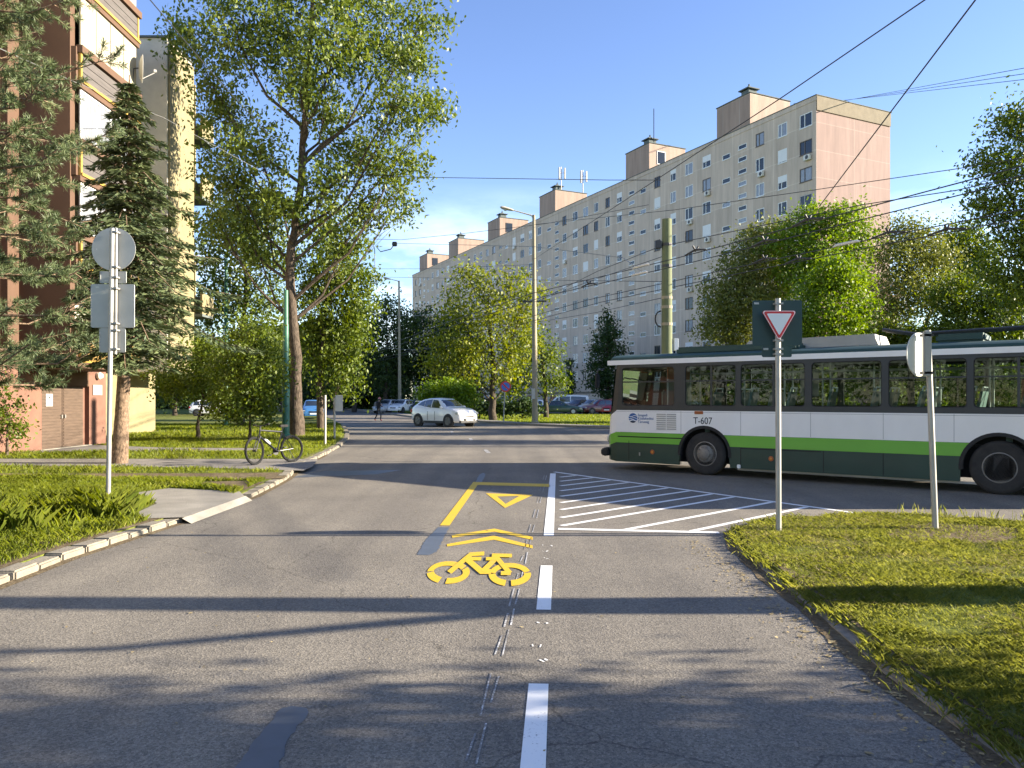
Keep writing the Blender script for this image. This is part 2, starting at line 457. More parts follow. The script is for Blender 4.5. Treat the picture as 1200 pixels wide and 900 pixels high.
VZ = 0.07
left_kerb = [(-4.62, -30), (-4.62, 2.0), (-4.64, 6.95), (-4.70, 8.14), (-4.62, 9.3), (-4.5, 11.0), (-4.45, 13.3), (-4.7, 16.0), (-5.3, 19.6), (-5.6, 23.0), (-6.07, 27.3), (-6.9, 32.5), (-7.9, 37.3), (-10.8, 49.4), (-17.6, 72.9), (-30.0, 100.0), (-60.0, 170.0)]
right_kerb = [(2.34, -30), (2.30, 2.0), (2.28, 4.74), (2.40, 6.3), (2.50, 8.6), (2.72, 9.6), (3.1, 10.2), (3.9, 10.75), (4.96, 10.95), (6.0, 10.75), (7.4, 10.1), (9.5, 8.6), (14.0, 4.5), (40.0, -22)]
far_kerb = [(-62, 215), (-34, 140), (-21.8, 109), (-9.0, 69.5), (-2.2, 54.6), (0.2, 49.2), (4.5, 44.4), (9.0, 38.6), (14.0, 31.0), (20.0, 21.5), (27.0, 10.5), (60.0, -40)]

def offset_line(pts, d):
    out = []
    for i in range(len(pts)):
        a = Vector(pts[max(i - 1, 0)][:2]); b = Vector(pts[min(i + 1, len(pts) - 1)][:2])
        t = (b - a).normalized(); n = Vector((-t.y, t.x))
        p = Vector(pts[i][:2]) + n * d
        out.append((p.x, p.y))
    return out

def resample(pts, step):
    out = [Vector(pts[0][:2])]; rem = step
    for a, b in zip(pts[:-1], pts[1:]):
        a = Vector(a[:2]); b = Vector(b[:2]); L_ = (b - a).length; s = 0.0
        while L_ - s > rem:
            s += rem; out.append(a + (b - a) * (s / L_)); rem = step
        rem -= (L_ - s)
    return out

def block(poly, z0, z1, mb=None):
    mb = mb or MB()
    mb.sheet(poly, z1)
    n = len(poly)
    for k in range(n):
        a, b = poly[k], poly[(k + 1) % n]
        mb.quad((a[0], a[1], z0), (b[0], b[1], z0), (b[0], b[1], z1), (a[0], a[1], z1))
    return mb

structure('left_verge', block(offset_line(left_kerb, 0.21) + [(-160, 170), (-160, -30)], -0.07, VZ), M['grass_soil'], recalc=False)
structure('right_verge', block(offset_line(right_kerb, -0.11) + [(60, -30)], -0.07, VZ - 0.01), M['grass_soil'], recalc=False)
structure('far_verge', block(offset_line(far_kerb, 1.5) + [(300, -40), (300, 400), (-62, 400)], -0.07, VZ), M['far_grass'], recalc=False)

def strip(pts, d0, d1, z):
    a = offset_line(pts, d0); b = offset_line(pts, d1); mb = MB()
    for k in range(len(pts) - 1):
        mb.quad((a[k][0], a[k][1], z), (a[k + 1][0], a[k + 1][1], z), (b[k + 1][0], b[k + 1][1], z), (b[k][0], b[k][1], z))
    return mb

# left kerb: separate weathered stones with open joints
mb = MB()
stones = resample(left_kerb[1:14], 0.43)
for i in range(len(stones) - 1):
    a, b = stones[i], stones[i + 1]
    if 10.3 < a.y < 12.9: continue                          # dropped kerb at the slab
    t = (b - a).normalized(); n = Vector((-t.y, t.x))
    ja, jb = random.uniform(.008, .022), random.uniform(.008, .022)
    h = VZ + random.uniform(-.012, .018); o = random.uniform(-.012, .012)
    m = Matrix(((t.x, n.x, 0, a.x + n.x * o), (t.y, n.y, 0, a.y + n.y * o), (0, 0, 1, 0), (0, 0, 0, 1)))
    mb.bbox(ja, (b - a).length - jb, 0.0, 0.21, -0.07, h, 0.018, m)
structure('left_kerb', mb, M['kerb'])
structure('left_gutter', strip(left_kerb[1:10], -0.10, 0.02, 0.006), M['soil'], recalc=False)
# right kerb: sunken, half covered with earth
mb = MB()
ks = resample(right_kerb[1:12], 0.95)
for i in range(len(ks) - 1):
    a, b = ks[i], ks[i + 1]; t = (b - a).normalized(); n = Vector((-t.y, t.x))
    h = VZ - 0.035 + random.uniform(-.03, .03); o = random.uniform(-.03, .02)
    m = Matrix(((t.x, n.x, 0, a.x + n.x * o), (t.y, n.y, 0, a.y + n.y * o), (0, 0, 1, 0), (0, 0, 0, 1)))
    mb.bbox(0.01, (b - a).length - .01, -0.12, 0.0, -0.07, h, 0.015, m)
structure('right_kerb', mb, M['old_kerb'])
# earth swept over the road's edge along the right kerb, with a ragged edge
def ragged(pts, inner, outer, jit, z, step=0.12):
    q = resample(pts, step); a = offset_line([(p.x, p.y) for p in q], inner)
    poly = []; mb = MB(); prev = None; w = 0.0
    for i, p in enumerate(q):
        w = 0.93 * w + random.uniform(-jit, jit) * .35
        t = (q[min(i + 1, len(q) - 1)] - q[max(i - 1, 0)]).normalized(); n = Vector((-t.y, t.x))
        o = p + n * (outer + w)
        cur = (Vector((a[i][0], a[i][1], z)), Vector((o.x, o.y, z)))
        if prev: mb.quad(prev[0], cur[0], cur[1], prev[1])
        prev = cur
    return mb
structure('roadside_soil', ragged(right_kerb[1:8], -0.04, 0.10, 0.05, 0.005), M['soil'], recalc=False)
structure('verge_edge_soil', ragged(right_kerb[1:8], -0.14, -0.24, 0.06, VZ - 0.006), M['soil'], recalc=False)
structure('kerbside_soil', ragged(left_kerb[1:6], 0.215, 0.75, 0.10, VZ + 0.004), M['soil'], recalc=False)

# far kerb and pavement
mb = MB()
a = offset_line(far_kerb, 0.0); b = offset_line(far_kerb, 0.16)
for k in range(len(far_kerb) - 1):
    mb.quad((a[k][0], a[k][1], 0), (a[k + 1][0], a[k + 1][1], 0), (a[k + 1][0], a[k + 1][1], .12), (a[k][0], a[k][1], .12))
    mb.quad((a[k][0], a[k][1], .12), (a[k + 1][0], a[k + 1][1], .12), (b[k + 1][0], b[k + 1][1], .12), (b[k][0], b[k][1], .12))
structure('far_kerb', mb, M['kerb'], recalc=False)
structure('far_pavement', strip(far_kerb, 0.16, 1.52, 0.11), M['path'], recalc=False)
structure('parking_lot', MB().sheet([(9.5, 76.5), (-38, 173), (-25, 179), (24.5, 80)], VZ + 0.01), M['asphalt_far'])

# slab, paths on the left verge
structure('driveway_slab', MB().sheet([(-4.44, 12.75), (-4.47, 10.5), (-5.0, 10.4), (-5.35, 11.0), (-5.5, 11.9), (-6.5, 13.2), (-6.2, 13.9), (-5.3, 13.6), (-4.75, 13.4)], VZ + 0.008), M['concrete'])
sl_ = MB()
for (a, b) in (((-4.44, 12.8), (-4.47, 10.4)),):
    sl_.quad((a[0], a[1], VZ + .008), (b[0], b[1], VZ + .008), (b[0] + .12, b[1] + .02, 0.004), (a[0] + .12, a[1] - .02, 0.004))
structure('driveway_lip', sl_, M['concrete'], recalc=False)
structure('crossing_path', MB().sheet([(-30, 20.9), (-5.2, 20.6), (-4.75, 18.3), (-4.7, 17.3), (-7.0, 18.0), (-12, 18.6), (-30, 18.8)], VZ + 0.008), M['path'])
structure('trodden_path', MB().sheet([(-30, 17.0), (-10.0, 16.6), (-6.2, 16.7), (-4.9, 16.9), (-4.62, 15.6), (-5.6, 15.3), (-9.5, 15.8), (-30, 16.1)], VZ + 0.008), M['soil'])
structure('entrance_path', MB().sheet([(-15, 23.0), (-8.2, 24.0), (-8.0, 25.0), (-11.5, 25.4), (-15, 27.0)], VZ + 0.008), M['path'])
structure('rear_path', MB().sheet([(-60, 36.6), (-9.4, 38.2), (-9.6, 39.6), (-60, 38.6)], VZ + 0.008), M['path'])
structure('bare_patch', MB().sheet([(-4.75, 13.7), (-5.2, 13.8), (-5.9, 14.3), (-6.0, 15.0), (-5.2, 15.2), (-4.8, 14.9)], VZ + 0.006), M['soil'])

BARE = [g(*p, VZ)[:2] for p in ((1036, 624), (1062, 616), (1090, 612), (1140, 614), (1190, 618), (1200, 628), (1160, 636), (1110, 634), (1075, 636), (1050, 631))]
structure('bare_patch', MB().sheet(BARE, VZ - .006), M['soil'])

# ---------------------------------------------------------------- painted markings
PZ = 0.004
def stroke(mb, pts, w, sq=1.0, z=PZ, closed=False):
    q = [Vector((p[0], p[1] / sq)) for p in pts]
    n = len(q); Lf, Rt = [], []
    for i in range(n):
        if closed: a, b, c = q[i - 1], q[i], q[(i + 1) % n]
        else: a, b, c = q[max(i - 1, 0)], q[i], q[min(i + 1, n - 1)]
        t1 = (b - a); t2 = (c - b)
        if t1.length < 1e-9: t1 = t2
        if t2.length < 1e-9: t2 = t1
        t1.normalize(); t2.normalize(); n1 = Vector((-t1.y, t1.x)); n2 = Vector((-t2.y, t2.x))
        nn = (n1 + n2)
        nn = nn / max(nn.length, 1e-6); k = 1.0 / max(0.5, nn.dot(n1))
        Lf.append(b + nn * w * .5 * k); Rt.append(b - nn * w * .5 * k)
    for i in range(n if closed else n - 1):
        j = (i + 1) % n
        mb.add([(Rt[i].x, Rt[i].y * sq, z), (Rt[j].x, Rt[j].y * sq, z), (Lf[j].x, Lf[j].y * sq, z), (Lf[i].x, Lf[i].y * sq, z)], [(0, 1, 2, 3)])
    return mb

def mark(name, mb, m, label=None):
    return structure(name, mb, m, label, recalc=False)

def cx(d): return 0.094 + 0.060 * (d - 3.5)
mb = MB()
for a, b in ((0.6, 1.5), (2.9, 4.57), (6.17, 7.8)):
    stroke(mb, [(cx(a), a), (cx(b), b)], 0.118)
mark('centre_dashes', mb, M['white_paint'])
mark('solid_line', stroke(MB(), [(cx(9.5), 9.5), (cx(17.4), 17.4)], 0.125), M['white_paint'])
mb = MB()
for a in (4.98, 5.28, 5.75, 8.1, 8.45, 8.85):
    for k in range(2):
        x = cx(a) + random.uniform(-.06, .06); y = a + random.uniform(-.08, .08)
        stroke(mb, [(x, y), (x + random.uniform(-.03, .03), y + random.uniform(.02, .06))], random.uniform(.006, .018), z=PZ + .0004 * k)
mark('paint_drips', mb, M['white_paint'])
# worn thin double line
mb = MB()
def ox(d): return -0.17 + (0.77 + 0.17) / (17.4 - 3.8) * (d - 3.8)
for i, (a, b) in enumerate([(2.7, 3.3), (3.5, 3.95), (4.2, 4.75), (5.0, 5.6), (5.8, 6.15), (6.3, 6.9), (7.1, 7.5), (7.9, 8.4), (8.7, 9.3), (9.7, 10.3), (11, 11.8), (12.5, 13.3), (14, 15), (16, 17)]):
    for s in (-.026, .024):
        stroke(mb, [(ox(a) + s, a + random.uniform(-.1, .1)), (ox(b) + s, b + random.uniform(-.1, .1))], random.uniform(.008, .015))
mark('worn_line', mb, M['old_paint'])
# faint dashes farther on
mb = MB()
for px, py in ((573, 531), (553, 516), (530, 507)):
    p = g(px, py); stroke(mb, [(p.x, p.y), (p.x - .17, p.y + 1.6)], 0.13)
p = g(573, 531)
mark('far_dashes', mb, M['old_paint'])
# yellow box
mb = MB()
stroke(mb, [(-0.90, 10.27), (-0.74, 15.10)], 0.13)
mb.add([(-.80, 15.1, PZ), (.735, 14.75, PZ), (.74, 15.25, PZ), (-.79, 15.62, PZ)], [(0, 1, 2, 3)])
mark('yellow_box_line', mb, M['yellow_paint'])
zp = lambda x, y: g(480 + x / 4, 540 + y / 4)
o3 = [zp(357, 153), zp(580, 160), zp(447, 222)]; i3 = [zp(410, 168), zp(515, 165), zp(450, 203)]
mb = MB()
for k in range(3):
    j = (k + 1) % 3
    mb.add([(o3[k].x, o3[k].y, PZ), (o3[j].x, o3[j].y, PZ), (i3[j].x, i3[j].y, PZ), (i3[k].x, i3[k].y, PZ)], [(0, 1, 2, 3)])
mark('yellow_triangle', mb, M['yellow_paint'])
mb = MB()
for up, lo in (([(197, 350), (398, 319), (577, 358)], [(200, 362), (398, 333), (577, 372)]), ([(174, 392), (395, 352), (577, 398)], [(176, 403), (395, 371), (577, 412)])):
    U = [zp(*p) for p in up]; B = [zp(*p) for p in lo]
    for k in range(2):
        mb.add([(B[k].x, B[k].y, PZ), (B[k + 1].x, B[k + 1].y, PZ), (U[k + 1].x, U[k + 1].y, PZ), (U[k].x, U[k].y, PZ)], [(0, 1, 2, 3)])
mark('yellow_chevrons', mb, M['yellow_paint'])
# bicycle symbol
mb = MB(); SQ = 3.4; zi = [0]
def bs(pts, w):
    zi[0] += 1
    stroke(mb, [(zp(*p).x, zp(*p).y) for p in pts], w, SQ, PZ + 0.0005 * zi[0])
def arc(cx_, cy_, rx, ry, a0, a1, n=26):
    return [(cx_ + rx * math.cos(R(lerp(a0, a1, i / n))), cy_ + ry * math.sin(R(lerp(a0, a1, i / n)))) for i in range(n + 1)]
bs(arc(182, 524, 84, 41, 118, 180), .066); bs(arc(182, 524, 84, 41, 186, 330), .062); bs(arc(182, 524, 84, 41, 336, 457), .066)
bs(arc(470, 534, 83, 42, 104, 182), .066); bs(arc(470, 534, 83, 42, 188, 345), .062); bs(arc(470, 534, 83, 42, 352, 446), .066)
bs([(186, 526), (288, 441), (350, 437)], .062)
bs([(262, 462), (336, 462)], .052)
bs([(270, 466), (338, 523), (382, 523)], .060)
bs([(342, 523), (414, 452)], .060)
bs([(386, 446), (480, 448)], .055)
bs([(358, 463), (420, 463)], .050)
bs([(412, 462), (470, 531)], .052)
bs([(428, 531), (474, 531)], .050)
mark('bicycle_marking', mb, M['yellow_paint'])
# hatched area
A0 = Vector((0.98, 17.75)); A1 = Vector((5.45, 10.85))
mb = MB()
stroke(mb, [A0, A1], 0.10)
stroke(mb, [(0.60, 10.0), (2.62, 9.72)], 0.13, z=PZ + .0006)
mark('hatch_border', mb, M['white_paint'])
mb = MB()
dirv = Vector((3.03, 2.87)).normalized()
def hit(p):                                                    # where a stripe meets the long border
    n = Vector((A1 - A0)).normalized(); n = Vector((-n.y, n.x))
    return p + dirv * ((A0 - p).dot(n) / dirv.dot(n))
starts = [(cx(y) + .16, y) for y in (16.58, 15.75, 14.93, 14.13, 13.33, 12.52, 11.73, 10.95, 10.25)] + [(1.46, 9.93), (2.30, 9.83)]
for s in starts:
    p = Vector(s); e = hit(p) - dirv * .08
    if (e - p).length > .12: stroke(mb, [p, e], 0.092)
for k in (2, 3):
    p = Vector((2.6, 9.35)) + Vector((.38, .1)) * k; e = hit(p)
    stroke(mb, [e - dirv * 1.6, e - dirv * .08], 0.105)
mark('hatch_stripes', mb, M['white_paint'])
# sealed tar patches
def pix_patch(name, pts, z=0.003):
    q = [Vector(g(*p)[:2]) for p in pts]; out = []
    for a, b in zip(q, q[1:] + q[:1]):
        n = max(1, int((b - a).length / .05))
        for k in range(n): out.append(a.lerp(b, k / n) + Vector((random.uniform(-.012, .012), random.uniform(-.02, .02))))
    mark(name, MB().sheet(out, z), M['tar'])
pix_patch('tar_patch', [(270, 905), (300, 868), (327, 832), (345, 827), (362, 829), (356, 842), (340, 862), (333, 885), (324, 905)])
pix_patch('tar_patch', [(489, 650), (497, 636), (505, 626), (514, 618), (527, 618), (519, 632), (512, 647), (503, 651)])
pix_patch('tar_patch', [(557, 565), (562, 556), (567, 554), (569, 556), (565, 565)])
pix_patch('tar_patch', [(380, 552), (340, 560), (440, 556), (470, 551)])
# ---------------------------------------------------------------- long panel apartment block
M['panel'] = panel_mat('grey_precast_panel', (0.54, 0.44, 0.35), (0.63, 0.54, 0.44), 3.17, 2.8, 0.05, (0.5, 1.0, 0))
M['panel_end'] = panel_mat('pink_precast_panel', (0.235, 0.16, 0.142), (0.285, 0.21, 0.185), 5.5, 2.8, 0.05, (0.0, 1.0, 0), 'yz')
M['parapet'] = mat('ochre_parapet', (0.185, 0.155, 0.11), 0.9, 0.15, 1.5)
M['roof_felt'] = mat('roof_felt', (0.10, 0.12, 0.12), 0.9, 0.2)
M['penthouse'] = panel_mat('stair_tower_panel', (0.33, 0.24, 0.19), (0.38, 0.31, 0.26), 2.75, 6, 0.05)
M['pvc'] = mat('white_window_frame', (0.70, 0.70, 0.67), 0.5)
M['old_frame'] = mat('brown_window_frame', (0.10, 0.075, 0.055), 0.6)
M['grey_frame'] = mat('grey_window_frame', (0.38, 0.37, 0.34), 0.6)
M['pane'] = mat('dark_pane', (0.018, 0.022, 0.030), 0.12, spec=0.45)
M['pane_curtain'] = mat('curtained_pane', (0.20, 0.21, 0.23), 0.25, 0.3, 8.0, spec=0.8, stretch=(3, 3, .3))
M['shutter'] = mat('white_shutter', (0.68, 0.68, 0.66), 0.6, 0.04)
M['ac'] = mat('air_conditioner_white', (0.62, 0.60, 0.55), 0.5)
M['brown_door'] = mat('brown_garage_door', (0.20, 0.085, 0.05), 0.7)

bx_, by_ = Vector((-0.4392, 0.8984, 0)), Vector((-0.8984, -0.4392, 0))
blk = thing('apartment_building', 'very long grey ten storey concrete apartment block with pink end wall and roof towers', 'building', (30.9, 78.0, 0), math.atan2(0.8984, -0.4392))
LEN, HT = 127.0, 32.0
MB().box(-.06, LEN + .06, -11.06, .05, HT, HT + .5).build('parapet', M['panel'], blk)
MB().box(-.10, -.05, -11.0, .0, HT - 1.0, HT + .45).build('end_parapet', M['parapet'], blk)
MB().box(-.14, LEN + .1, -11.14, .1, HT + .5, HT + .58).build('coping', M['roof_felt'], blk)
# stair towers
for k, s0 in enumerate((9.3, 28.2, 54.0, 75.5, 96.5, 116.0)):
    t = MB().box(s0, s0 + 5.5, -6, .06, HT + .5, HT + 4.1).build('stair_tower', M['penthouse'], blk)
    MB().box(s0 - .1, s0 + 5.6, -6.1, .14, HT + 4.1, HT + 4.2).build('roof', M['roof_felt'], t)
    mv = MB().box(s0 + .8, s0 + 2.0, -1.7, -.5, HT + 4.2, HT + 4.9)
    mv.box(s0 + .55, s0 + 2.25, -1.95, -.25, HT + 4.98, HT + 5.1)
    for a_ in (.9, 1.8):
        for b_ in (-1.6, -.6): mv.box(s0 + a_ - .06, s0 + a_ + .06, b_ - .06, b_ + .06, HT + 4.9, HT + 4.98)
    mv.lathe([(.62, 5.1 + HT), (.12, 5.5 + HT), (.1, 5.75 + HT), (.0, 5.8 + HT)], (s0 + 1.4, -1.1, 0), 'z', 8)
    mv.build('vent', M['roof_felt'], t)
    if k in (1, 3, 5):
        w = MB().box(s0 - .06, s0 - .01, -2.6, -1.2, HT + 1.4, HT + 3.2).build('window', M['pvc'] if k == 1 else M['dark_metal'], t)
        MB().box(s0 - .08, s0 - .062, -2.5, -1.3, HT + 1.5, HT + 3.1).build('pane', M['pane'], w)
    if k == 1: MB().tube([(s0 + .4, -1, HT + 4.2), (s0 + .4, -1, HT + 9.0)], .06, 5).build('mast', M['dark_metal'], t)
    if k == 2:
        for q, yy in enumerate((-1.4, -5.6)):
            an = MB().tube([(s0 + .6, yy, HT + 4.2), (s0 + .6, yy, HT + 8.2)], .08, 6)
            for j in range(3):
                a = 2.1 * j
                an.box(s0 + .6 + .6 * math.cos(a) - .14, s0 + .6 + .6 * math.cos(a) + .14, yy + .6 * math.sin(a) - .1, yy + .6 * math.sin(a) + .1, HT + 6.2, HT + 8.0)
                an.tube([(s0 + .6, yy, HT + 7.2), (s0 + .6 + .6 * math.cos(a), yy + .6 * math.sin(a), HT + 7.2)], .04, 4)
            an.build('antenna', M['grey_frame'], t)
rr = random.Random(5)
pat = [('D', 0), ('B', 2.65), ('W', 6.1), ('W', 9.4), ('W', 12.55), ('W', 15.9), ('B', 19.1), ('D', 21.8), ('W', 24.8), ('W', 27.85), ('W', 31.0), ('W', 34.0), ('W', 37.1), ('W', 40.5)]
cols = [('W', 1.35), ('W', 4.55), ('W', 7.85)]
for rep in range(3):
    cols += [(k, 10.6 + 43.0 * rep + s) for k, s in pat if 10.6 + 43.0 * rep + s < LEN - 1]
normals, smalls = [], []
for k, s in cols:
    if k == 'W':
        wide = 1.65 if s < 2 else rr.choice((1.15, 1.3, 1.3, 1.5))
        for j in range(10): normals.append((s, 30.4 - 2.8 * j, wide, 1.45, rr.random()))
    elif k == 'B':
        for j in range(10): smalls.append((s, 30.0 - 2.8 * j, 1.35, .62, rr.random()))
    else:
        for j in range(20): smalls.append((s, 30.7 - 1.4 * j - .3, 1.35, .56, rr.random()))
REC = .085                                                   # windows sit in real reveals of the facing slabs
mb = MB().box(0, LEN, -11, -REC, 0, HT)
bycol = {}
for s, z, w, h, r in normals + smalls: bycol.setdefault(s, []).append((z, w, h))
x_ = 0.0
for s in sorted(bycol):
    w = bycol[s][0][1]
    mb.box(x_, s - w / 2, -REC, 0, 0, HT)
    z_ = 0.0
    for z, w, h in sorted(bycol[s]):
        mb.box(s - w / 2, s + w / 2, -REC, 0, z_, z - h / 2); z_ = z + h / 2
    mb.box(s - w / 2, s + w / 2, -REC, 0, z_, HT)
    x_ = s + w / 2
mb.box(x_, LEN, -REC, 0, 0, HT)
me_wall = mb.build('wall', [M['panel'], M['panel_end'], M['roof_felt']], blk, recalc=False)
for p in me_wall.data.polygons:
    if p.normal.x < -.9 and p.center.x < .01: p.material_index = 1
    elif p.normal.z > .9 and p.center.z > HT - .01: p.material_index = 2
def win_mesh(mb, s, z, w, h, t=.09):
    x0, x1, z0, z1 = s - w / 2, s + w / 2, z - h / 2, z + h / 2
    a, b = -REC + .002, -REC + .072
    mb.box(x0, x1, a, b, z0, z0 + t); mb.box(x0, x1, a, b, z1 - t, z1)
    mb.box(x0, x0 + t, a, b, z0 + t, z1 - t); mb.box(x1 - t, x1, a, b, z0 + t, z1 - t)
    mb.box(x0 - .04, x1 + .04, .0, .05, z0 - .05, z0 - .005)
    if h > 1: mb.box(s + w * .1 - t / 2, s + w * .1 + t / 2, a, b - .005, z0 + t, z1 - t)
def pane_mesh(mb, s, z, w, h, t=.09):
    mb.box(s - w / 2 + t, s + w / 2 - t, -REC + .002, -REC + .03, z - h / 2 + t, z + h / 2 - t)
near_n = [w for w in normals if w[0] < 36][:200]
near_n = sorted(near_n, key=lambda w: w[0])[:92]
rest_n = [w for w in normals if w not in near_n]
near_s = sorted(smalls, key=lambda w: w[0])[:80]
rest_s = [w for w in smalls if w not in near_s]
for i, (s, z, w, h, r) in enumerate(near_n):
    mb = MB(); win_mesh(mb, s, z, w, h)
    fm = M['pvc'] if r < .72 else (M['old_frame'] if r < .86 else M['grey_frame'])
    o = mb.build('window', fm, blk, recalc=False)
    sh = rr.choice((0, 0, 0, .35, .5, .95)) if r < .72 else 0
    pm = MB(); pane_mesh(pm, s, z - h * .5 * sh * .0, w, h)
    pm.build('pane', M['pane'] if rr.random() < .65 else M['pane_curtain'], o, recalc=False)
    if sh:
        MB().box(s - w / 2 + .07, s + w / 2 - .07, -REC + .035, -REC + .078, z + h / 2 - .07 - (h - .14) * sh, z + h / 2 - .07).build('shutter', M['shutter'], o, recalc=False)
    if rr.random() < .16:
        a = MB().bbox(s - .75, s + .05, .05, .36, z - h / 2 - .72, z - h / 2 - .16, .04)
        ab = a.build('air_conditioner', M['ac'], blk)
        ao = MB().lathe([(.21, .362), (.20, .375), (.05, .375), (.04, .385)], (s - .42, 0, z - h / 2 - .44), 'y', 14)
        ao.build('fan', M['dark_metal'], ab)
for s, z, w, h, r in near_s:
    mb = MB(); win_mesh(mb, s, z, w, h, .08)
    o = mb.build('small_window', M['pvc'] if r < .9 or w == 1.35 and h < .6 else M['grey_frame'], blk, recalc=False)
    pm = MB(); pane_mesh(pm, s, z, w, h, .08); pm.build('pane', M['pane'] if r < .6 else M['pane_curtain'], o, recalc=False)
fr = {'a': MB(), 'b': MB(), 'c': MB()}; pn = {'a': MB(), 'b': MB()}; shm = MB(); acm = MB()
for s, z, w, h, r in rest_n + rest_s:
    win_mesh(fr['a' if r < .7 else ('b' if r < .85 else 'c')], s, z, w, h)
    q = rr.random(); pane_mesh(pn['a' if q < .6 else 'b'], s, z, w, h)
    if h > 1 and r < .7 and rr.random() < .45:
        sh = rr.choice((.35, .5, .95)); shm.box(s - w / 2 + .07, s + w / 2 - .07, -REC + .035, -REC + .078, z + h / 2 - .07 - (h - .14) * sh, z + h / 2 - .07)
    if h > 1 and rr.random() < .07: acm.bbox(s - .75, s + .05, .05, .36, z - h / 2 - .72, z - h / 2 - .16, .04)
# everything past the nearest hundred windows of a kind, as one part with its panes
allm = MB(); idx = []
for mi, q in enumerate((fr['a'], fr['b'], fr['c'], pn['a'], pn['b'], shm, acm)):
    allm.add(q.v, q.f); idx += [mi] * len(q.f)
o = allm.build('far_windows', [M['pvc'], M['old_frame'], M['grey_frame'], M['pane'], M['pane_curtain'], M['shutter'], M['ac']], blk, recalc=False)
o.data.polygons.foreach_set('material_index', idx)
o['kind'] = 'stuff'
for k in range(14):
    s = 3 + 8.4 * k
    d_ = MB().box(s, s + 2.4, .0, .05, 0.05, 2.25).build('garage_door', M['brown_door'], blk)
MB().box(0, LEN, .0, .03, 2.45, 2.75).build('plinth_band', M['parapet'], blk)

# ---------------------------------------------------------------- left apartment house
M['rust_plaster'] = mat('rust_brown_plaster', (0.100, 0.056, 0.034), 0.9, 0.10, 1.5, bump=.15)
M['salmon'] = mat('salmon_ground_floor_plaster', (0.195, 0.095, 0.064), 0.9, dirt=(0.135, 0.07, 0.05), scale=2.5, bump=.2)
M['pale_plaster'] = mat('pale_grey_plaster', (0.55, 0.51, 0.42), 0.9, 0.12, 1.2)
M['cream'] = mat('cream_panel', (0.34, 0.31, 0.23), 0.8, 0.05, 2.0)
M['yellow_plaster'] = mat('pale_yellow_plaster', (0.215, 0.185, 0.10), 0.9, 0.12, 0.9)
M['yellow_trim'] = mat('yellow_painted_trim', (0.34, 0.21, 0.04), 0.6)
M['slat'] = mat('weathered_dark_slats', (0.085, 0.075, 0.07), 0.8, 0.3, 5.0, stretch=(1, .3, 6))
M['ochre_board'] = mat('ochre_balcony_boards', (0.24, 0.15, 0.04), 0.7, 0.25, 4.0, stretch=(1, .3, 3))
M['wood_door'] = mat('brown_slatted_door', (0.085, 0.056, 0.038), 0.7, 0.25, 3.0, stretch=(1, 1, 8))
M['paper'] = mat('white_notice', (0.35, 0.35, 0.34), 0.7)
M['plate'] = mat('enamel_plate', (0.3, 0.3, 0.27), 0.5)
M['ink'] = mat('dark_ink', (0.03, 0.03, 0.03), 0.7)

WX = -14.7
ah = thing('apartment_house', 'brown and cream apartment house with overhanging balconies and salmon ground floor behind the pine tree', 'building', (WX, 22.0, 0))
og = (WX, 22.0, 0)
MB().box(-30, WX, 8.6, 27.8, 2.75, 17.6).build('wall', M['pale_plaster'], ah, og)
# ground floor with a recessed entrance
gf = MB()
gf.box(-30, WX, 8.6, 24.0, 0, 2.75); gf.box(-30, WX - .16, 24.0, 26.7, 0, 2.75); gf.box(-30, WX, 26.7, 27.8, 0, 2.75)
gf.build('ground_floor_wall', M['salmon'], ah, og)
MB().box(WX - .155, WX + .004, 24.0, 26.7, 2.12, 2.75).build('entrance_lintel', M['rust_plaster'], ah, og)
MB().box(WX - .3, WX + .05, 23.9, 26.8, 0.05, 0.10).build('doorstep', M['concrete'], ah, og)
for a, b in ((24.03, 25.25), (25.28, 26.5)):
    db = MB().bbox(WX - .155, WX - .10, a, b, .10, 2.10, .006)
    for k in range(19): db.box(WX - .105, WX - .082, a + .06, b - .06, .16 + k * .1, .235 + k * .1)
    d_ = db.build('door', M['wood_door'], ah, og)
    if a < 25:
        MB().box(WX - .08, WX - .075, a + .32, a + .68, 1.45, 1.85).build('notice', M['paper'], d_, og)
        MB().box(WX - .074, WX - .072, a + .46, a + .54, 1.70, 1.75).build('print', M['ink'], d_, og)
    MB().bbox(WX - .09, WX - .03, (b - .10 if a < 25 else a + .05), (b - .05 if a < 25 else a + .1), 1.05, 1.17, .01).build('handle', M['galv'], d_, og)
MB().box(WX + .004, WX + .03, 26.9, 27.5, 1.82, 2.18).build('house_plate', M['plate'], ah, og)
MB().lathe([(.0, 0), (.12, .03), (.13, .12), (.07, .2), (0, .22)], (WX, 27.2, 2.5), 'x', 12).build('wall_lamp', M['diffuser'], ah, og)
MB().box(-31, WX - .2, 8.4, 28, 17.6, 17.9).build('roof', M['roof_felt'], ah, og)
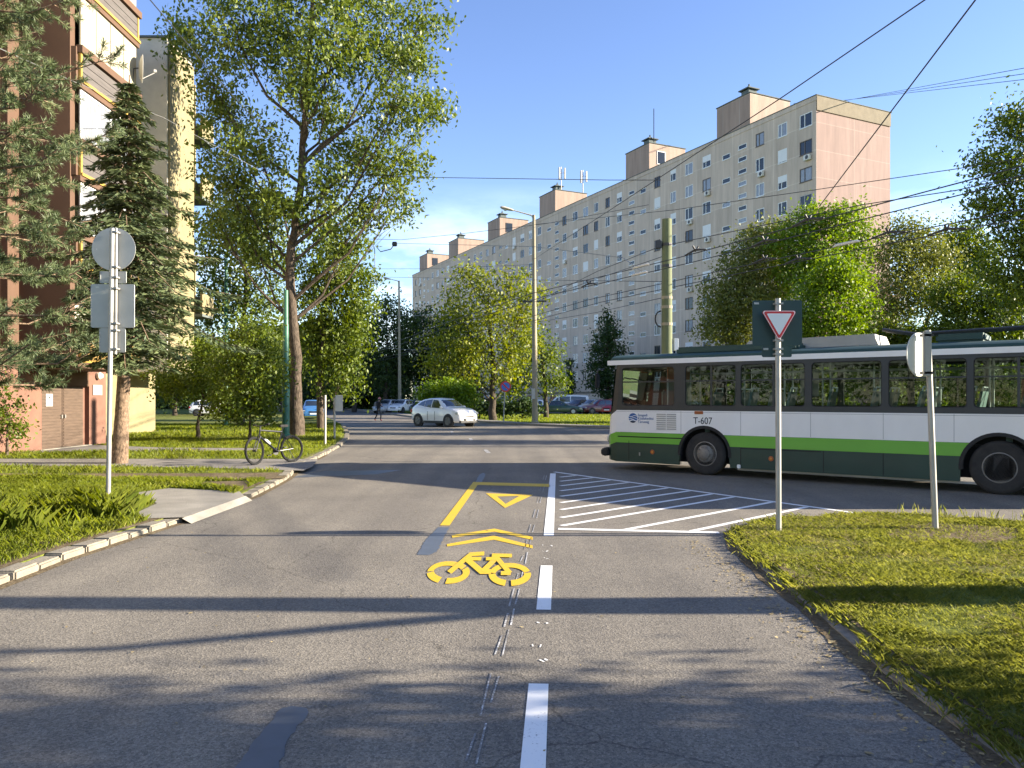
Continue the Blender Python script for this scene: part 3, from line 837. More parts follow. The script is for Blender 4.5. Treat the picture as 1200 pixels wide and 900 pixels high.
# fins and balconies
MB().box(WX, -13.15, 22.85, 23.1, 2.62, 17.3).build('balcony_fin', M['rust_plaster'], ah, og)
MB().box(WX + .002, WX + .03, 20.9, 22.85, 2.75, 17.3).build('wall_band', M['rust_plaster'], ah, og)
MB().box(WX, WX + .25, 22.0, 22.3, 2.75, 17.3).build('pilaster', M['rust_plaster'], ah, og)
for k in range(6):
    z = 2.72 + 2.8 * k
    b = MB().box(WX, -12.9, 22.95 if k else 22.85, 26.6, z - .1, z + .06).build('balcony', M['rust_plaster'], ah, og)
    MB().box(-13.0, -12.86, 23.0, 26.62, z + .062, z + .15).build('trim', M['yellow_trim'], b, og)
    mm = M['ochre_board'] if k == 0 else M['slat']
    rl = MB()
    for q in range(3): rl.box(-13.0, -12.93, 23.1, 26.5, z + .17 + q * .25, z + .40 + q * .25)
    rl.box(WX + .1, -13.0, 26.45, 26.5, z + .17, z + .92)
    rl.build('balustrade', mm, b, og)
    MB().box(-13.03, -12.84, 22.96, 26.66, z + .94, z + 1.16).build('handrail', M['rust_plaster'], b, og)
    MB().box(-12.99, -12.91, 23.0, 23.1, z + .15, z + .94).build('post', M['yellow_trim'], b, og)
    MB().box(-12.99, -12.91, 26.5, 26.6, z + .15, z + .94).build('post', M['yellow_trim'], b, og)
    MB().box(WX, -13.0, 22.9, 23.05, z + .06, z + 1.1).build('side_wall', M['rust_plaster'], b, og)
    if k in (3, 4):
        e = MB().box(-13.02, -12.97, 23.1, 26.5, z + 1.17, z + 2.7); e.box(WX, -13.0, 26.4, 26.5, z + 1.0, z + 2.7)
        ob = e.build('enclosure', M['cream'], b, og)
        jm = MB()
        for q in range(1, 4): jm.box(-12.972, -12.96, 23.1 + .85 * q - .015, 23.1 + .85 * q + .015, z + 1.17, z + 2.7)
        jm.build('joint', M['slat'], ob, og)
    elif k in (1, 2):
        e = MB()
        for q in range(4):
            y0 = 23.1 + .85 * q
            e.box(-13.02, -12.97, y0, y0 + .07, z + 1.17, z + 2.68); e.box(-13.02, -12.97, y0 + .07, y0 + .85, z + 1.17, z + 1.24); e.box(-13.02, -12.97, y0 + .07, y0 + .85, z + 2.6, z + 2.68)
        ob = e.build('glazing_frame', M['pvc'], b, og)
        MB().box(-13.0, -12.99, 23.1, 26.5, z + 1.2, z + 2.64).build('pane', M['pane_curtain'], ob, og)
    # loggia windows nearer the camera
    for y0 in (12.2, 15.4, 18.6):
        w = MB()
        w.box(WX, WX + .06, y0, y0 + .09, z + .85, z + 2.25); w.box(WX, WX + .06, y0 + 1.41, y0 + 1.5, z + .85, z + 2.25)
        w.box(WX, WX + .06, y0 + .09, y0 + 1.41, z + .85, z + .94); w.box(WX, WX + .06, y0 + .09, y0 + 1.41, z + 2.16, z + 2.25); w.box(WX, WX + .055, y0 + .7, y0 + .78, z + .94, z + 2.16)
        wo = w.build('window', M['pvc'], ah, og)
        MB().box(WX, WX + .02, y0 + .09, y0 + 1.41, z + .94, z + 2.16).build('pane', M['pane'], wo, og)
MB().box(-13.3, -12.6, 22.7, 26.8, 15.15 + 2.8, 15.35 + 2.8).build('balcony_roof', M['pvc'], ah, og)
# satellite dish on the top balcony corner
p = at(163, 80, 26.4)
ds = thing('satellite_dish', 'round grey satellite dish fixed beside the cream panels of the upper balcony', 'satellite dish', tuple(p))
mrot = Matrix.Rotation(R(-62), 4, 'Z')
mb = MB().lathe([(0.001, .0), (.2, .02), (.36, .06), (.46, .11), (.47, .10), (.36, .045), (.2, .0), (.001, -.02)], (0, 0, 0), 'y', 24, mrot)
mb.build('reflector', M['grey_frame'], ds, smooth=True)
MB().tube([mrot @ Vector((0, .02, -.4)), mrot @ Vector((0, .5, -.05))], .015, 5).bbox(-.04, .04, -.05, .05, -.05, .05, .01, mrot @ Matrix.Translation((0, .5, 0))).build('feed_arm', M['grey_frame'], ds)
MB().tube([mrot @ Vector((0, -.02, 0)), mrot @ Vector((0, -.18, -.05)), mrot @ Vector((0, -.2, -.75)), Vector((.06, .12, -.85))], .025, 6).build('bracket', M['dark_metal'], ds)

yh = thing('apartment_house', 'pale yellow apartment house with jutting upper storeys beyond the brown balconies', 'building', (-17.6, 34, 0))
og = (-17.6, 34, 0)
MB().box(-34, -17.6, 27.81, 37.9, 0, 2.9).build('ground_floor_wall', M['yellow_plaster'], yh, og)
MB().box(-34, -17.25, 27.81, 34.5, 2.9, 17.5).build('recessed_wall', M['pale_plaster'], yh, og)
MB().box(-34, -15.5, 34.5, 37.2, 2.9, 17.9).build('gable_wall', M['pale_plaster'], yh, og)
MB().box(-15.49, -15.40, 34.6, 37.2, 2.9, 17.7).build('wall', M['yellow_plaster'], yh, og)
MB().box(-34.1, -15.42, 34.4, 37.3, 17.9, 17.98).build('roof', M['roof_felt'], yh, og)
for z in (5.8, 11.5, 14.4):
    b = MB().box(-16.5, -15.0, 37.2, 38.6, z - .12, z + .0).build('balcony', M['roof_felt'], yh, og)
    MB().box(-16.5, -15.0, 38.5, 38.6, z, z + 1.0).box(-15.1, -15.0, 37.2, 38.5, z, z + 1.0).build('balustrade', M['yellow_plaster'], b, og)
    MB().box(-17.2, -15.35, 37.2, 37.3, z + .0, z + 2.5).build('side_wall', M['yellow_plaster'], b, og)
w = MB().box(-17.6, -17.55, 30.0, 30.8, .1, 2.2).build('door', M['wood_door'], yh, og)
# ---------------------------------------------------------------- trees and plants
M['bark'] = bark_mat('furrowed_bark', (0.035, 0.027, 0.020), (0.135, 0.105, 0.078))
M['bark_dark'] = bark_mat('dark_bark', (0.03, 0.025, 0.02), (0.10, 0.08, 0.06))
M['bark_pine'] = bark_mat('scaly_conifer_bark', (0.08, 0.055, 0.04), (0.30, 0.21, 0.14), 0.5, 22.0)
M['lf_poplar'] = leaf_mat('poplar_leaf', (0.055, 0.095, 0.014), (0.17, 0.215, 0.034), (0.24, 0.25, 0.07), .35, .6, .45)
M['lf_lush'] = leaf_mat('fresh_leaf', (0.045, 0.085, 0.010), (0.155, 0.20, 0.022), (0.24, 0.25, 0.04), .38, .9)
M['lf_yellow'] = leaf_mat('yellow_green_leaf', (0.10, 0.15, 0.012), (0.24, 0.26, 0.022), (0.33, 0.31, 0.05), .42, .8)
M['lf_bright'] = leaf_mat('bright_green_leaf', (0.07, 0.14, 0.008), (0.19, 0.28, 0.014), (0.28, 0.33, 0.03), .42, .8)
M['lf_olive'] = leaf_mat('olive_leaf', (0.095, 0.115, 0.022), (0.215, 0.235, 0.05), (0.28, 0.28, 0.09), .3, .8)
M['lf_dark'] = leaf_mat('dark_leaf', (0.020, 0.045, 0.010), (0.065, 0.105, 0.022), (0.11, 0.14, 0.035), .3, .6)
M['lf_mid'] = leaf_mat('mid_green_leaf', (0.040, 0.080, 0.012), (0.125, 0.175, 0.028), (0.20, 0.23, 0.05), .38, .7)
M['lf_deep'] = leaf_mat('deep_green_leaf', (0.015, 0.040, 0.008), (0.045, 0.085, 0.014), (0.06, 0.11, 0.02), .25, .9)
M['lf_blossom'] = leaf_mat('faded_blossom', (0.17, 0.145, 0.09), (0.34, 0.28, 0.20), (0.45, 0.38, 0.28), .3, 1.0)
M['needle_spruce'] = leaf_mat('spruce_needle', (0.042, 0.070, 0.034), (0.145, 0.175, 0.075), (0.22, 0.22, 0.10), .12, 1.2, .55)
M['needle_pine'] = leaf_mat('pine_needle', (0.050, 0.082, 0.036), (0.150, 0.185, 0.080), (0.23, 0.225, 0.11), .15, 1.0, .5)
M['blade'] = leaf_mat('mown_grass_blade', (0.15, 0.18, 0.036), (0.30, 0.315, 0.072), (0.48, 0.43, 0.20), .45, 1.6, .5)
M['blade_tall'] = leaf_mat('tall_grass_blade', (0.115, 0.165, 0.020), (0.26, 0.295, 0.045), (0.38, 0.36, 0.11), .5, .9, .45)
M['straw'] = leaf_mat('dry_clippings', (0.20, 0.15, 0.07), (0.36, 0.29, 0.15), (0.5, 0.43, 0.28), .1, 2.0, .8)

def quads_mesh(name, C, A, B, mat_, parent=None, org=None, tip=0.5):
    """rhombus leaves: centres C, half length vectors A, half width vectors B"""
    n = len(C)
    V = np.empty((n, 4, 3))
    V[:, 0] = C - A; V[:, 1] = C + B - A * (1 - tip) * 0.3; V[:, 2] = C + A; V[:, 3] = C - B - A * (1 - tip) * 0.3
    V = V.reshape(-1, 3)
    if org is not None: V = V - np.array(org)
    me = bpy.data.meshes.new(name)
    me.vertices.add(n * 4); me.loops.add(n * 4); me.polygons.add(n)
    me.vertices.foreach_set('co', V.ravel().astype(np.float32))
    me.loops.foreach_set('vertex_index', np.arange(n * 4, dtype=np.int32))
    me.polygons.foreach_set('loop_start', np.arange(0, n * 4, 4, dtype=np.int32))
    me.update(); me.validate()
    me.materials.append(mat_)
    o = bpy.data.objects.new(name, me); S.collection.objects.link(o)
    if parent is not None: o.parent = parent
    return o

def unit(n):
    v = rng.normal(size=(n, 3)); return v / np.linalg.norm(v, axis=1, keepdims=True)

def leaves_at(cent, per, spread, Lf, Wf, droop=0.3):
    """cent (n,3): sprays; per leaves each"""
    n = len(cent)
    C = np.repeat(cent, per, axis=0) + rng.normal(size=(n * per, 3)) * np.array([spread, spread, spread * .8]) * (0.45 + 0.9 * rng.random((n * per, 1)))
    A = unit(n * per); A[:, 2] -= droop; A /= np.linalg.norm(A, axis=1, keepdims=True)
    X = unit(n * per); B = np.cross(A, X); B /= np.linalg.norm(B, axis=1, keepdims=True) + 1e-9
    s = (0.65 + 0.7 * rng.random((n * per, 1)))
    return C, A * Lf * .5 * s, B * Wf * .5 * s

def tree(name, label, base, trunk, r0, blobs, leaf, dens=1.0, lpx=3.6, per=26, bark='bark', group=None, droop=.3, gap=.45, d=None, limb_r=.32, cat='tree', spread=None, wl=.55, zlimb=.45, twigs=True, leaf_len=None, ntw=20):
    """trunk: world points; blobs: (px, py, rx_px, ry_px, dy) at distance d, or world tuples (x,y,z,rx,ry,rz)"""
    base = Vector(base); d = d or base.y; dens = dens * 2.1
    t = thing(name, label, cat, base, group=group)
    w = MB()
    trunk = [Vector(p) for p in trunk]
    n = len(trunk); rad = [r0 * (1.25 if i == 0 else 1) * (1 - .78 * i / max(1, n - 1)) for i in range(n)]
    fine = [trunk[0]]; fr_ = [rad[0]]
    for i in range(n - 1):                                   # subdivide with a little wander
        for k in (0.33, 0.66, 1.0):
            p = trunk[i].lerp(trunk[i + 1], k)
            if k < 1: p = p + Vector((rng.normal() * r0 * .18, rng.normal() * r0 * .18, 0))
            fine.append(p); fr_.append(lerp(rad[i], rad[i + 1], k) * (1 + rng.normal() * .03))
    w.tube(fine, fr_, 10)
    Lpx = lpx * d / F if leaf_len is None else leaf_len
    allC, allA, allB = [], [], []
    ztop, zbot = trunk[-1].z, trunk[0].z
    for b in blobs:
        if len(b) == 5:
            px, py, rx, ry, dy = b
            c = at(px, py, d + dy); rx = rx * (d + dy) / F; rz = ry * (d + dy) / F; ry_ = (rx + rz) * .5
        else:
            c = Vector(b[:3]); rx, ry_, rz = b[3:6]
        # limb
        hd = math.hypot(c.x - trunk[0].x, c.y - trunk[0].y)
        za = min(max(zbot + zlimb * (c.z - zbot), c.z - hd * 1.1 - rz * .3, zbot + .15 * (ztop - zbot)), ztop)
        k = 0
        while k < len(fine) - 2 and fine[k + 1].z < za: k += 1
        p0 = fine[k]; rl = min(fr_[k] * .7, limb_r * r0 * (0.5 + (rx + rz) * .12))
        mid = p0.lerp(c, .5) + Vector((rng.normal() * .15, rng.normal() * .15, -.08 * (c - p0).length + rng.normal() * .15))
        mid = mid + Vector((0, 0, .16 * (c - p0).length * (1 if c.z < p0.z + 1 else -.3)))
        pts = [p0, p0.lerp(mid, .55) + Vector((rng.normal() * .08, rng.normal() * .08, 0)), mid, mid.lerp(c, .6), c + Vector((0, 0, rz * .3))]
        w.tube(pts, [rl, rl * .8, rl * .62, rl * .42, rl * .14], 6, cap=False)
        # sprays
        area = math.pi * (rx * F / d) * (rz * F / d)
        nl = int(dens * 1.25 * area / (0.5 * (Lpx * F / d) ** 2 * wl))
        nc = max(6, int(nl / per))
        u = unit(nc) * (rng.random((nc, 1)) ** gap)
        cc = np.array(c) + u * np.array([rx, ry_, rz])
        sp = spread if spread else max(.16, .20 * (rx * ry_ * rz) ** (1 / 3))
        C, A, B = leaves_at(cc, per, sp, Lpx, Lpx * wl, droop)
        allC.append(C); allA.append(A); allB.append(B)
        if twigs:
            for q in cc[:: max(1, int(len(cc) / ntw))]:
                q = Vector(q); s0 = mid.lerp(c, rng.random() * .9 + .1)
                m_ = s0.lerp(q, .55) + Vector((rng.normal() * .12, rng.normal() * .12, .06))
                rt = max(.007, rl * .16)
                w.tube([s0, m_, q], [rt, rt * .6, rt * .25], 4, cap=False)
    w.build('trunk', M[bark], t, base, smooth=True, recalc=False)
    quads_mesh('crown', np.concatenate(allC), np.concatenate(allA), np.concatenate(allB), M[leaf], t, base)
    return t

# the big tree at the roadside
d = 33.0; b0 = g(348, 513, VZ)
b0 = Vector((at(348, 500, d).x, d, VZ))
tp = lambda x, y, dd=0: at(x, y, d + dd)
big = tree('roadside_tree', 'tall leafy broadleaf tree with dark leaning trunk at the roadside behind the bicycle', b0,
     [b0, tp(347, 460), tp(345, 400), tp(340, 330), tp(346, 270), tp(353, 215), tp(356, 150), tp(362, 80), tp(366, 0), tp(368, -90)], .27,
     [(268, 30, 62, 60, -1.0), (225, 60, 28, 40, .5), (300, -50, 80, 60, .8), (390, -60, 80, 60, -.6), (335, 40, 55, 55, .6), (395, 60, 50, 55, -1.2), (455, 55, 48, 42, .4),
      (500, 25, 34, 24, .9), (470, 125, 52, 40, -.8), (510, 128, 22, 20, .2), (262, 125, 42, 42, .8), (300, 175, 45, 35, -.9), (270, 225, 38, 30, .4), (420, 185, 50, 40, .9),
      (470, 190, 34, 34, -.5), (430, 245, 36, 30, .2), (470, 235, 22, 26, 1.0), (380, 130, 36, 36, 1.2), (330, 235, 34, 34, -1.2), (385, 215, 32, 32, -1.0), (350, 100, 35, 40, -1.3), (488, 75, 28, 26, -.6), (425, 10, 50, 40, 1.0), (262, 190, 34, 34, .4), (300, 290, 34, 32, .6), (255, 265, 34, 28, -.6), (405, 290, 36, 28, .5), (310, 250, 34, 30, 1.0)],
     'lf_poplar', dens=.86, lpx=5.5, per=34, droop=.75, gap=.5, limb_r=.36, spread=.34, wl=.5, ntw=14)
# foliage hanging behind it
d2 = 40.0; b1 = Vector((at(376, 500, d2).x, d2, VZ))
tree('weeping_tree', 'fresh green tree with hanging foliage over the two short posts behind the tall trunk', b1,
     [b1, at(375, 440, d2), at(380, 380, d2), at(385, 300, d2)], .16,
     [(385, 270, 40, 34, .4), (400, 320, 40, 34, -.4), (420, 345, 30, 34, .5), (385, 370, 38, 36, 0), (412, 395, 26, 40, .3), (380, 425, 28, 38, -.3), (405, 440, 20, 34, -.2), (362, 330, 30, 40, .5), (366, 400, 22, 40, .4)],
     'lf_lush', dens=1.05, lpx=4.4, droop=.9, spread=.34, per=30)
d3 = 46.0; b2 = Vector((at(282, 500, d3).x, d3, VZ))
tree('broadleaf_tree', 'mid green tree filling the gap between the spruce and the tall roadside trunk', b2,
     [b2, at(284, 420, d3), at(288, 330, d3), at(285, 270, d3)], .2,
     [(285, 270, 46, 36, .3), (250, 300, 30, 32, .5), (312, 305, 36, 36, -.5), (270, 345, 42, 34, .4), (312, 360, 36, 36, 0), (245, 370, 30, 36, .6), (300, 240, 34, 26, 0), (328, 410, 22, 36, .3)],
     'lf_poplar', dens=.85, lpx=4.4, droop=.6, spread=.42)
d4 = 31.5; b3 = Vector((at(232, 500, d4).x, d4, VZ))
tree('shrub_tree', 'small dark stemmed shrubby tree on the lawn with forked trunk beside the yellow house wall', b3,
     [b3, at(232, 495, d4), at(238, 470, d4), at(236, 440, d4)], .085,
     [(232, 415, 36, 26, .2), (205, 440, 34, 24, -.2), (262, 430, 30, 30, .4), (228, 452, 36, 22, -.5), (196, 452, 22, 14, .2), (255, 465, 26, 22, .3)],
     'lf_lush', dens=.85, lpx=4.0, bark='bark_dark', spread=.25)
d5 = 29.5; b4 = Vector((at(293, 500, d5).x, d5, VZ))
tree('shrub_tree', 'round yellow green bushy tree on a thin stem right behind the bicycle saddle', b4,
     [b4, at(293, 500, d5), at(292, 470, d5), at(291, 430, d5)], .06,
     [(292, 410, 34, 26, .2), (270, 432, 30, 26, .3), (312, 435, 26, 34, -.2), (285, 465, 36, 30, -.3), (265, 480, 24, 20, .2), (312, 475, 18, 26, .3), (296, 385, 26, 18, 0)],
     'lf_lush', dens=1.05, lpx=4.0, spread=.24)
# shaded trees across the street, behind the lawn
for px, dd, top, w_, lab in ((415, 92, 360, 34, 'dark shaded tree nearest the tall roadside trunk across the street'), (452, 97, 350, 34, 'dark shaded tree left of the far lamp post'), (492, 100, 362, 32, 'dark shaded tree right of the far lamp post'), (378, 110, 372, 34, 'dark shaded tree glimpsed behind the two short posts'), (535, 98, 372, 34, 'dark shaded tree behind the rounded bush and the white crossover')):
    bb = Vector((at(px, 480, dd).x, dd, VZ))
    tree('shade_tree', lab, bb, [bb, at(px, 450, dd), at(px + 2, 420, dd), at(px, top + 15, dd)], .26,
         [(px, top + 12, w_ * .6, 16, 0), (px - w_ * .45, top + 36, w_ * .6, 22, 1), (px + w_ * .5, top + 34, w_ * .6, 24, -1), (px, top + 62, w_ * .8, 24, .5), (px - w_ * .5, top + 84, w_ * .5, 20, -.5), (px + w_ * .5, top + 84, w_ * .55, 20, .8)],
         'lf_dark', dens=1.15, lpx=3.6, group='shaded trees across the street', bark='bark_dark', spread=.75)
d6 = 57.0; b5 = Vector((at(578, 489, d6).x, d6, VZ))
tree('yellow_green_tree', 'sunlit yellow green tree with sparse upright shoots behind the blue round sign', b5,
     [b5, at(577, 460, d6), at(580, 430, d6), at(575, 390, d6), at(572, 345, d6)], .26,
     [(560, 335, 26, 22, .4), (598, 338, 26, 24, -.6), (535, 365, 30, 26, .5), (575, 370, 34, 28, -1.0), (612, 370, 24, 30, .6), (528, 400, 30, 28, 0), (565, 408, 34, 28, -.8), (602, 408, 30, 28, .5), (545, 435, 34, 18, -.4), (595, 440, 30, 18, .2), (545, 315, 10, 16, 0), (622, 345, 12, 22, .3), (515, 430, 20, 22, .5)],
     'lf_yellow', dens=.72, lpx=4.0, spread=.55, bark='bark_dark', droop=.5)
d7 = 66.0; b6 = Vector((at(640, 484, d7).x, d7, VZ))
tree('broadleaf_tree', 'darker green tree immediately behind the tall lamp post with concrete mast', b6,
     [b6, at(639, 455, d7), at(636, 425, d7), at(630, 395, d7)], .2,
     [(618, 400, 24, 22, .3), (640, 418, 22, 22, -.4), (608, 432, 22, 24, .4), (640, 445, 20, 16, 0), (655, 445, 10, 18, .2), (600, 458, 20, 12, .2)],
     'lf_lush', dens=.95, lpx=3.6, spread=.5, bark='bark_dark')
d8 = 100.0; b7 = Vector((at(712, 482, d8).x, d8, VZ))
tree('conical_tree', 'dense dark green conical tree standing before the long grey block', b7,
     [b7, at(712, 440, d8), at(712, 400, d8), at(712, 372, d8)], .2,
     [(712, 378, 8, 14, 0), (711, 395, 17, 16, .2), (713, 415, 24, 18, 0), (710, 435, 29, 18, .2), (713, 452, 30, 14, -.2)],
     'lf_deep', dens=1.5, lpx=3.0, spread=.5, gap=.4, droop=.1)
d9 = 96.0; b8 = Vector((at(668, 480, d9).x, d9, VZ))
tree('cypress', 'thin dark columnar evergreen standing close to the base of the grey block', b8,
     [b8, at(668, 440, d9), at(668, 420, d9)], .1,
     [(668, 425, 3.5, 12, 0), (668, 440, 5, 12, 0), (668, 456, 5.5, 12, 0), (668, 468, 5, 9, 0)], 'lf_deep', dens=1.8, lpx=2.6, spread=.25, droop=-.4, cat='tree')
# rounded bush and low hedge
d10 = 53.0; b9 = Vector((at(526, 490, d10).x, d10, VZ))
tree('round_bush', 'clipped bright green rounded bush rising right behind the white crossover', b9, [b9, at(526, 480, d10), at(526, 460, d10)], .07,
     [(508, 462, 20, 15, 0), (532, 459, 22, 16, -.3), (548, 464, 13, 14, .2), (500, 470, 12, 10, .3), (526, 472, 26, 12, 0)], 'lf_bright', dens=1.7, lpx=3.6, spread=.28, cat='bush', droop=.2, limb_r=.4)
d11 = 62.0
for px, w_, lab in ((585, 14, 'dark low bush just left of the blue round sign post'), (612, 16, 'green low bush between the blue round sign and the tall lamp post'), (562, 12, 'dark low bush at the foot of the yellow green tree')):
    bb = Vector((at(px, 488, d11).x, d11, VZ))
    tree('low_bush', lab, bb, [bb, at(px, 478, d11), at(px, 470, d11)], .05, [(px, 476, w_, 9, 0), (px - w_ * .5, 480, w_ * .7, 7, .3), (px + w_ * .5, 479, w_ * .7, 8, -.3)], 'lf_dark', dens=1.6, lpx=3.4, spread=.25, cat='bush', group='low bushes beyond the lawn strip')
# far backdrop of trees beyond the end of the street and on the left lawn
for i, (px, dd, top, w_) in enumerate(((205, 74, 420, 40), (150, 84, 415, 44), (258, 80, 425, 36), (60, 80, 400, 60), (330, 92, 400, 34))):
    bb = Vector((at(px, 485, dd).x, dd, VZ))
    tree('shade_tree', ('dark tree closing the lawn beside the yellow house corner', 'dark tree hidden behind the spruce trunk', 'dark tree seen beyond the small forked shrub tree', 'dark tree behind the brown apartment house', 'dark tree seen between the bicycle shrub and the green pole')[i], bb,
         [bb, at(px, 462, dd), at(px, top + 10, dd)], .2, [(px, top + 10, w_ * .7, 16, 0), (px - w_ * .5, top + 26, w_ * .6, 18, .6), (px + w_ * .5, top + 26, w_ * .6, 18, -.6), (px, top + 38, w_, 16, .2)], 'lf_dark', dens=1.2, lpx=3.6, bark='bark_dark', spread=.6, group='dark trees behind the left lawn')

# trees behind the bus
def rt(name, label, px, dd, tr, blobs, leaf, **k):
    bb = Vector((at(px, 400, dd).x, dd, VZ))
    return tree(name, label, bb, [bb] + [at(x, y, dd) for x, y in tr], k.pop('r0', .18), blobs, leaf, dens=k.pop('dens', 1) * 1.6, **k)
rt('olive_tree', 'olive tinted dense tree left of the bright green one above the bus front', 872, 48, [(872, 440), (875, 390), (872, 330)],
   [(868, 315, 28, 28, 0), (890, 290, 30, 24, .6), (850, 350, 30, 30, .4), (880, 360, 34, 30, -.6), (842, 385, 26, 24, 0), (875, 395, 34, 20, .3), (905, 335, 24, 34, .6), (905, 280, 22, 18, 0)], 'lf_olive', dens=.95, lpx=3.6, spread=.4, gap=.4)
rt('lime_tree', 'tall fresh green tree reaching highest in front of the pink end wall', 975, 46, [(972, 440), (972, 380), (968, 320), (965, 270)],
   [(950, 262, 34, 20, .2), (990, 258, 34, 20, -.3), (920, 285, 30, 24, .5), (965, 295, 38, 28, -.5), (1005, 282, 24, 22, .2), (940, 320, 34, 30, .6), (1000, 318, 22, 30, .4)], 'lf_bright', dens=.85, lpx=3.8, spread=.42)
rt('maple_tree', 'brightest lime green tree directly right of the give way sign', 976, 37, [(974, 450), (974, 400), (978, 360)],
   [(975, 315, 22, 20, 0), (955, 340, 30, 24, .3), (995, 338, 24, 24, -.3), (940, 370, 26, 26, .2), (975, 370, 36, 26, -.4), (1008, 368, 22, 24, .3), (958, 395, 34, 16, 0), (1000, 395, 28, 14, 0)], 'lf_bright', dens=.95, lpx=4.0, spread=.3, bark='bark_dark', r0=.12)
rt('blossom_tree', 'half bare tree with faded pinkish blossom near the edge of the pink wall', 1036, 50, [(1036, 440), (1036, 380), (1034, 320)],
   [(1030, 300, 18, 20, 0), (1025, 330, 20, 24, .3), (1045, 345, 16, 26, -.3), (1030, 370, 22, 22, 0)], 'lf_blossom', dens=.62, lpx=3.4, spread=.4)
rt('sparse_tree', 'sparse light green tree with dark leaning trunk above the second sign pole', 1083, 42, [(1080, 420), (1082, 392), (1095, 352), (1090, 310)],
   [(1060, 270, 18, 18, 0), (1075, 290, 26, 26, .3), (1050, 305, 20, 26, -.3), (1095, 310, 24, 28, .4), (1070, 335, 34, 26, -.3), (1055, 365, 26, 24, .3), (1100, 350, 26, 22, 0)], 'lf_olive', dens=.85, lpx=3.6, spread=.45, bark='bark_dark')
rt('round_tree', 'round crowned mid green tree behind the rear half of the bus roof', 1130, 52, [(1130, 440), (1128, 380), (1128, 320)],
   [(1125, 280, 30, 20, 0), (1105, 300, 24, 22, .4), (1150, 300, 24, 24, -.3), (1130, 320, 34, 24, .4)], 'lf_lush', dens=.95, lpx=3.6, spread=.42)
rt('hawthorn_tree', 'low yellow green tree filling the space over the rear of the bus', 1140, 38, [(1140, 450), (1142, 410), (1140, 370)],
   [(1115, 345, 30, 24, 0), (1150, 345, 32, 26, .3), (1185, 355, 30, 30, -.2), (1125, 380, 34, 24, .3), (1165, 385, 34, 24, 0), (1100, 392, 24, 14, 0), (1195, 390, 24, 20, .2)], 'lf_lush', dens=.95, lpx=3.8, spread=.32, bark='bark_dark')
rt('plane_tree', 'large darker green tree rising out of the picture above the rear end of the bus', 1245, 30, [(1245, 400), (1242, 330), (1235, 250), (1230, 180), (1228, 110)],
   [(1190, 150, 34, 24, 0), (1165, 195, 34, 20, .4), (1200, 200, 40, 32, -.5), (1180, 250, 44, 30, .3), (1150, 235, 24, 14, 0), (1210, 280, 44, 36, -.4), (1180, 315, 40, 30, .5), (1240, 140, 50, 40, 0), (1255, 220, 50, 50, .5), (1250, 310, 50, 50, -.5), (1190, 350, 30, 26, 0), (1300, 260, 50, 60, 0), (1290, 170, 40, 40, .3)],
   'lf_lush', dens=.66, lpx=4.8, spread=.38, bark='bark_dark', r0=.24, droop=.5)
rt('hawthorn_tree', 'low dark green growth directly behind the grey box on the bus roof', 1030, 40, [(1030, 450), (1030, 420)],
   [(1030, 388, 30, 16, 0), (1060, 395, 28, 14, .3), (1000, 398, 24, 12, -.3), (1085, 395, 20, 14, 0), (930, 405, 30, 14, 0), (1030, 420, 60, 16, .2)], 'lf_lush', dens=1.2, lpx=3.6, spread=.3)
for px, dd, lab in ((860, 52, 'dark shrub seen through the front windows of the bus'), (940, 44, 'green shrub seen through the middle windows of the bus'), (1050, 40, 'green shrub seen through the bus window by the second sign pole'), (1160, 34, 'green shrub seen through the rearmost bus window'), (1240, 30, 'green shrub beside the rear end of the bus')):
    rt('verge_shrub', lab, px, dd, [(px, 470), (px, 445)], [(px - 30, 450, 40, 26, 0), (px + 26, 446, 40, 28, .4), (px, 432, 44, 22, -.3), (px + 10, 472, 50, 16, 0)], 'lf_lush', dens=1.0, lpx=4.6, spread=.35, cat='shrub', r0=.06, group='shrubs behind the bus')
# trees beyond the picture's right edge that throw the shadows on the road
def side_tree(label, x, y, h, blobs, r0=.22, leaf='lf_dark', dens=.45, ll=.16, gap=.5):
    bb = Vector((x, y, VZ))
    tree('street_tree', label, bb, [bb, (x, y, h * .3), (x + .05, y + .05, h * .6), (x, y, h * .92)], r0, blobs, leaf, dens=dens, leaf_len=ll, spread=.38, gap=gap, d=14, per=24, zlimb=.6)
side_tree('street tree outside the picture whose trunk and crown shade the near road', 9.6, 6.30, 9.5,
          [(9.6, 5.9, 6.6, 2.2, 2.0, 1.5), (8.4, 4.6, 5.6, 1.5, 1.2, 1.2), (10.8, 6.5, 7.8, 1.8, 1.8, 1.4), (9.6, 6.5, 8.9, 1.3, 1.3, 1.2)], r0=.34)
side_tree('street tree outside the picture shading the foreground', 10.5, 2.6, 8.0,
          [(9.8, 3.3, 2.5, 1.6, 1.35, .8), (8.6, 3.0, 2.9, 1.4, 1.3, .9), (11.4, 3.4, 2.9, 1.6, 1.3, 1.0), (10.4, 3.2, 3.7, 2.0, 1.5, 1.0), (10.8, 3.2, 4.8, 2.0, 1.4, 1.0), (10.4, 1.6, 3.4, 2.2, 1.6, 1.4), (10.4, 1.2, 5.2, 2.0, 1.6, 1.3), (12.6, 2.6, 3.8, 1.6, 1.8, 1.4), (10.5, 2.8, 6.4, 1.6, 1.4, 1.0), (7.6, 2.7, 3.1, .9, 1.0, .6)], dens=.8, gap=.4)

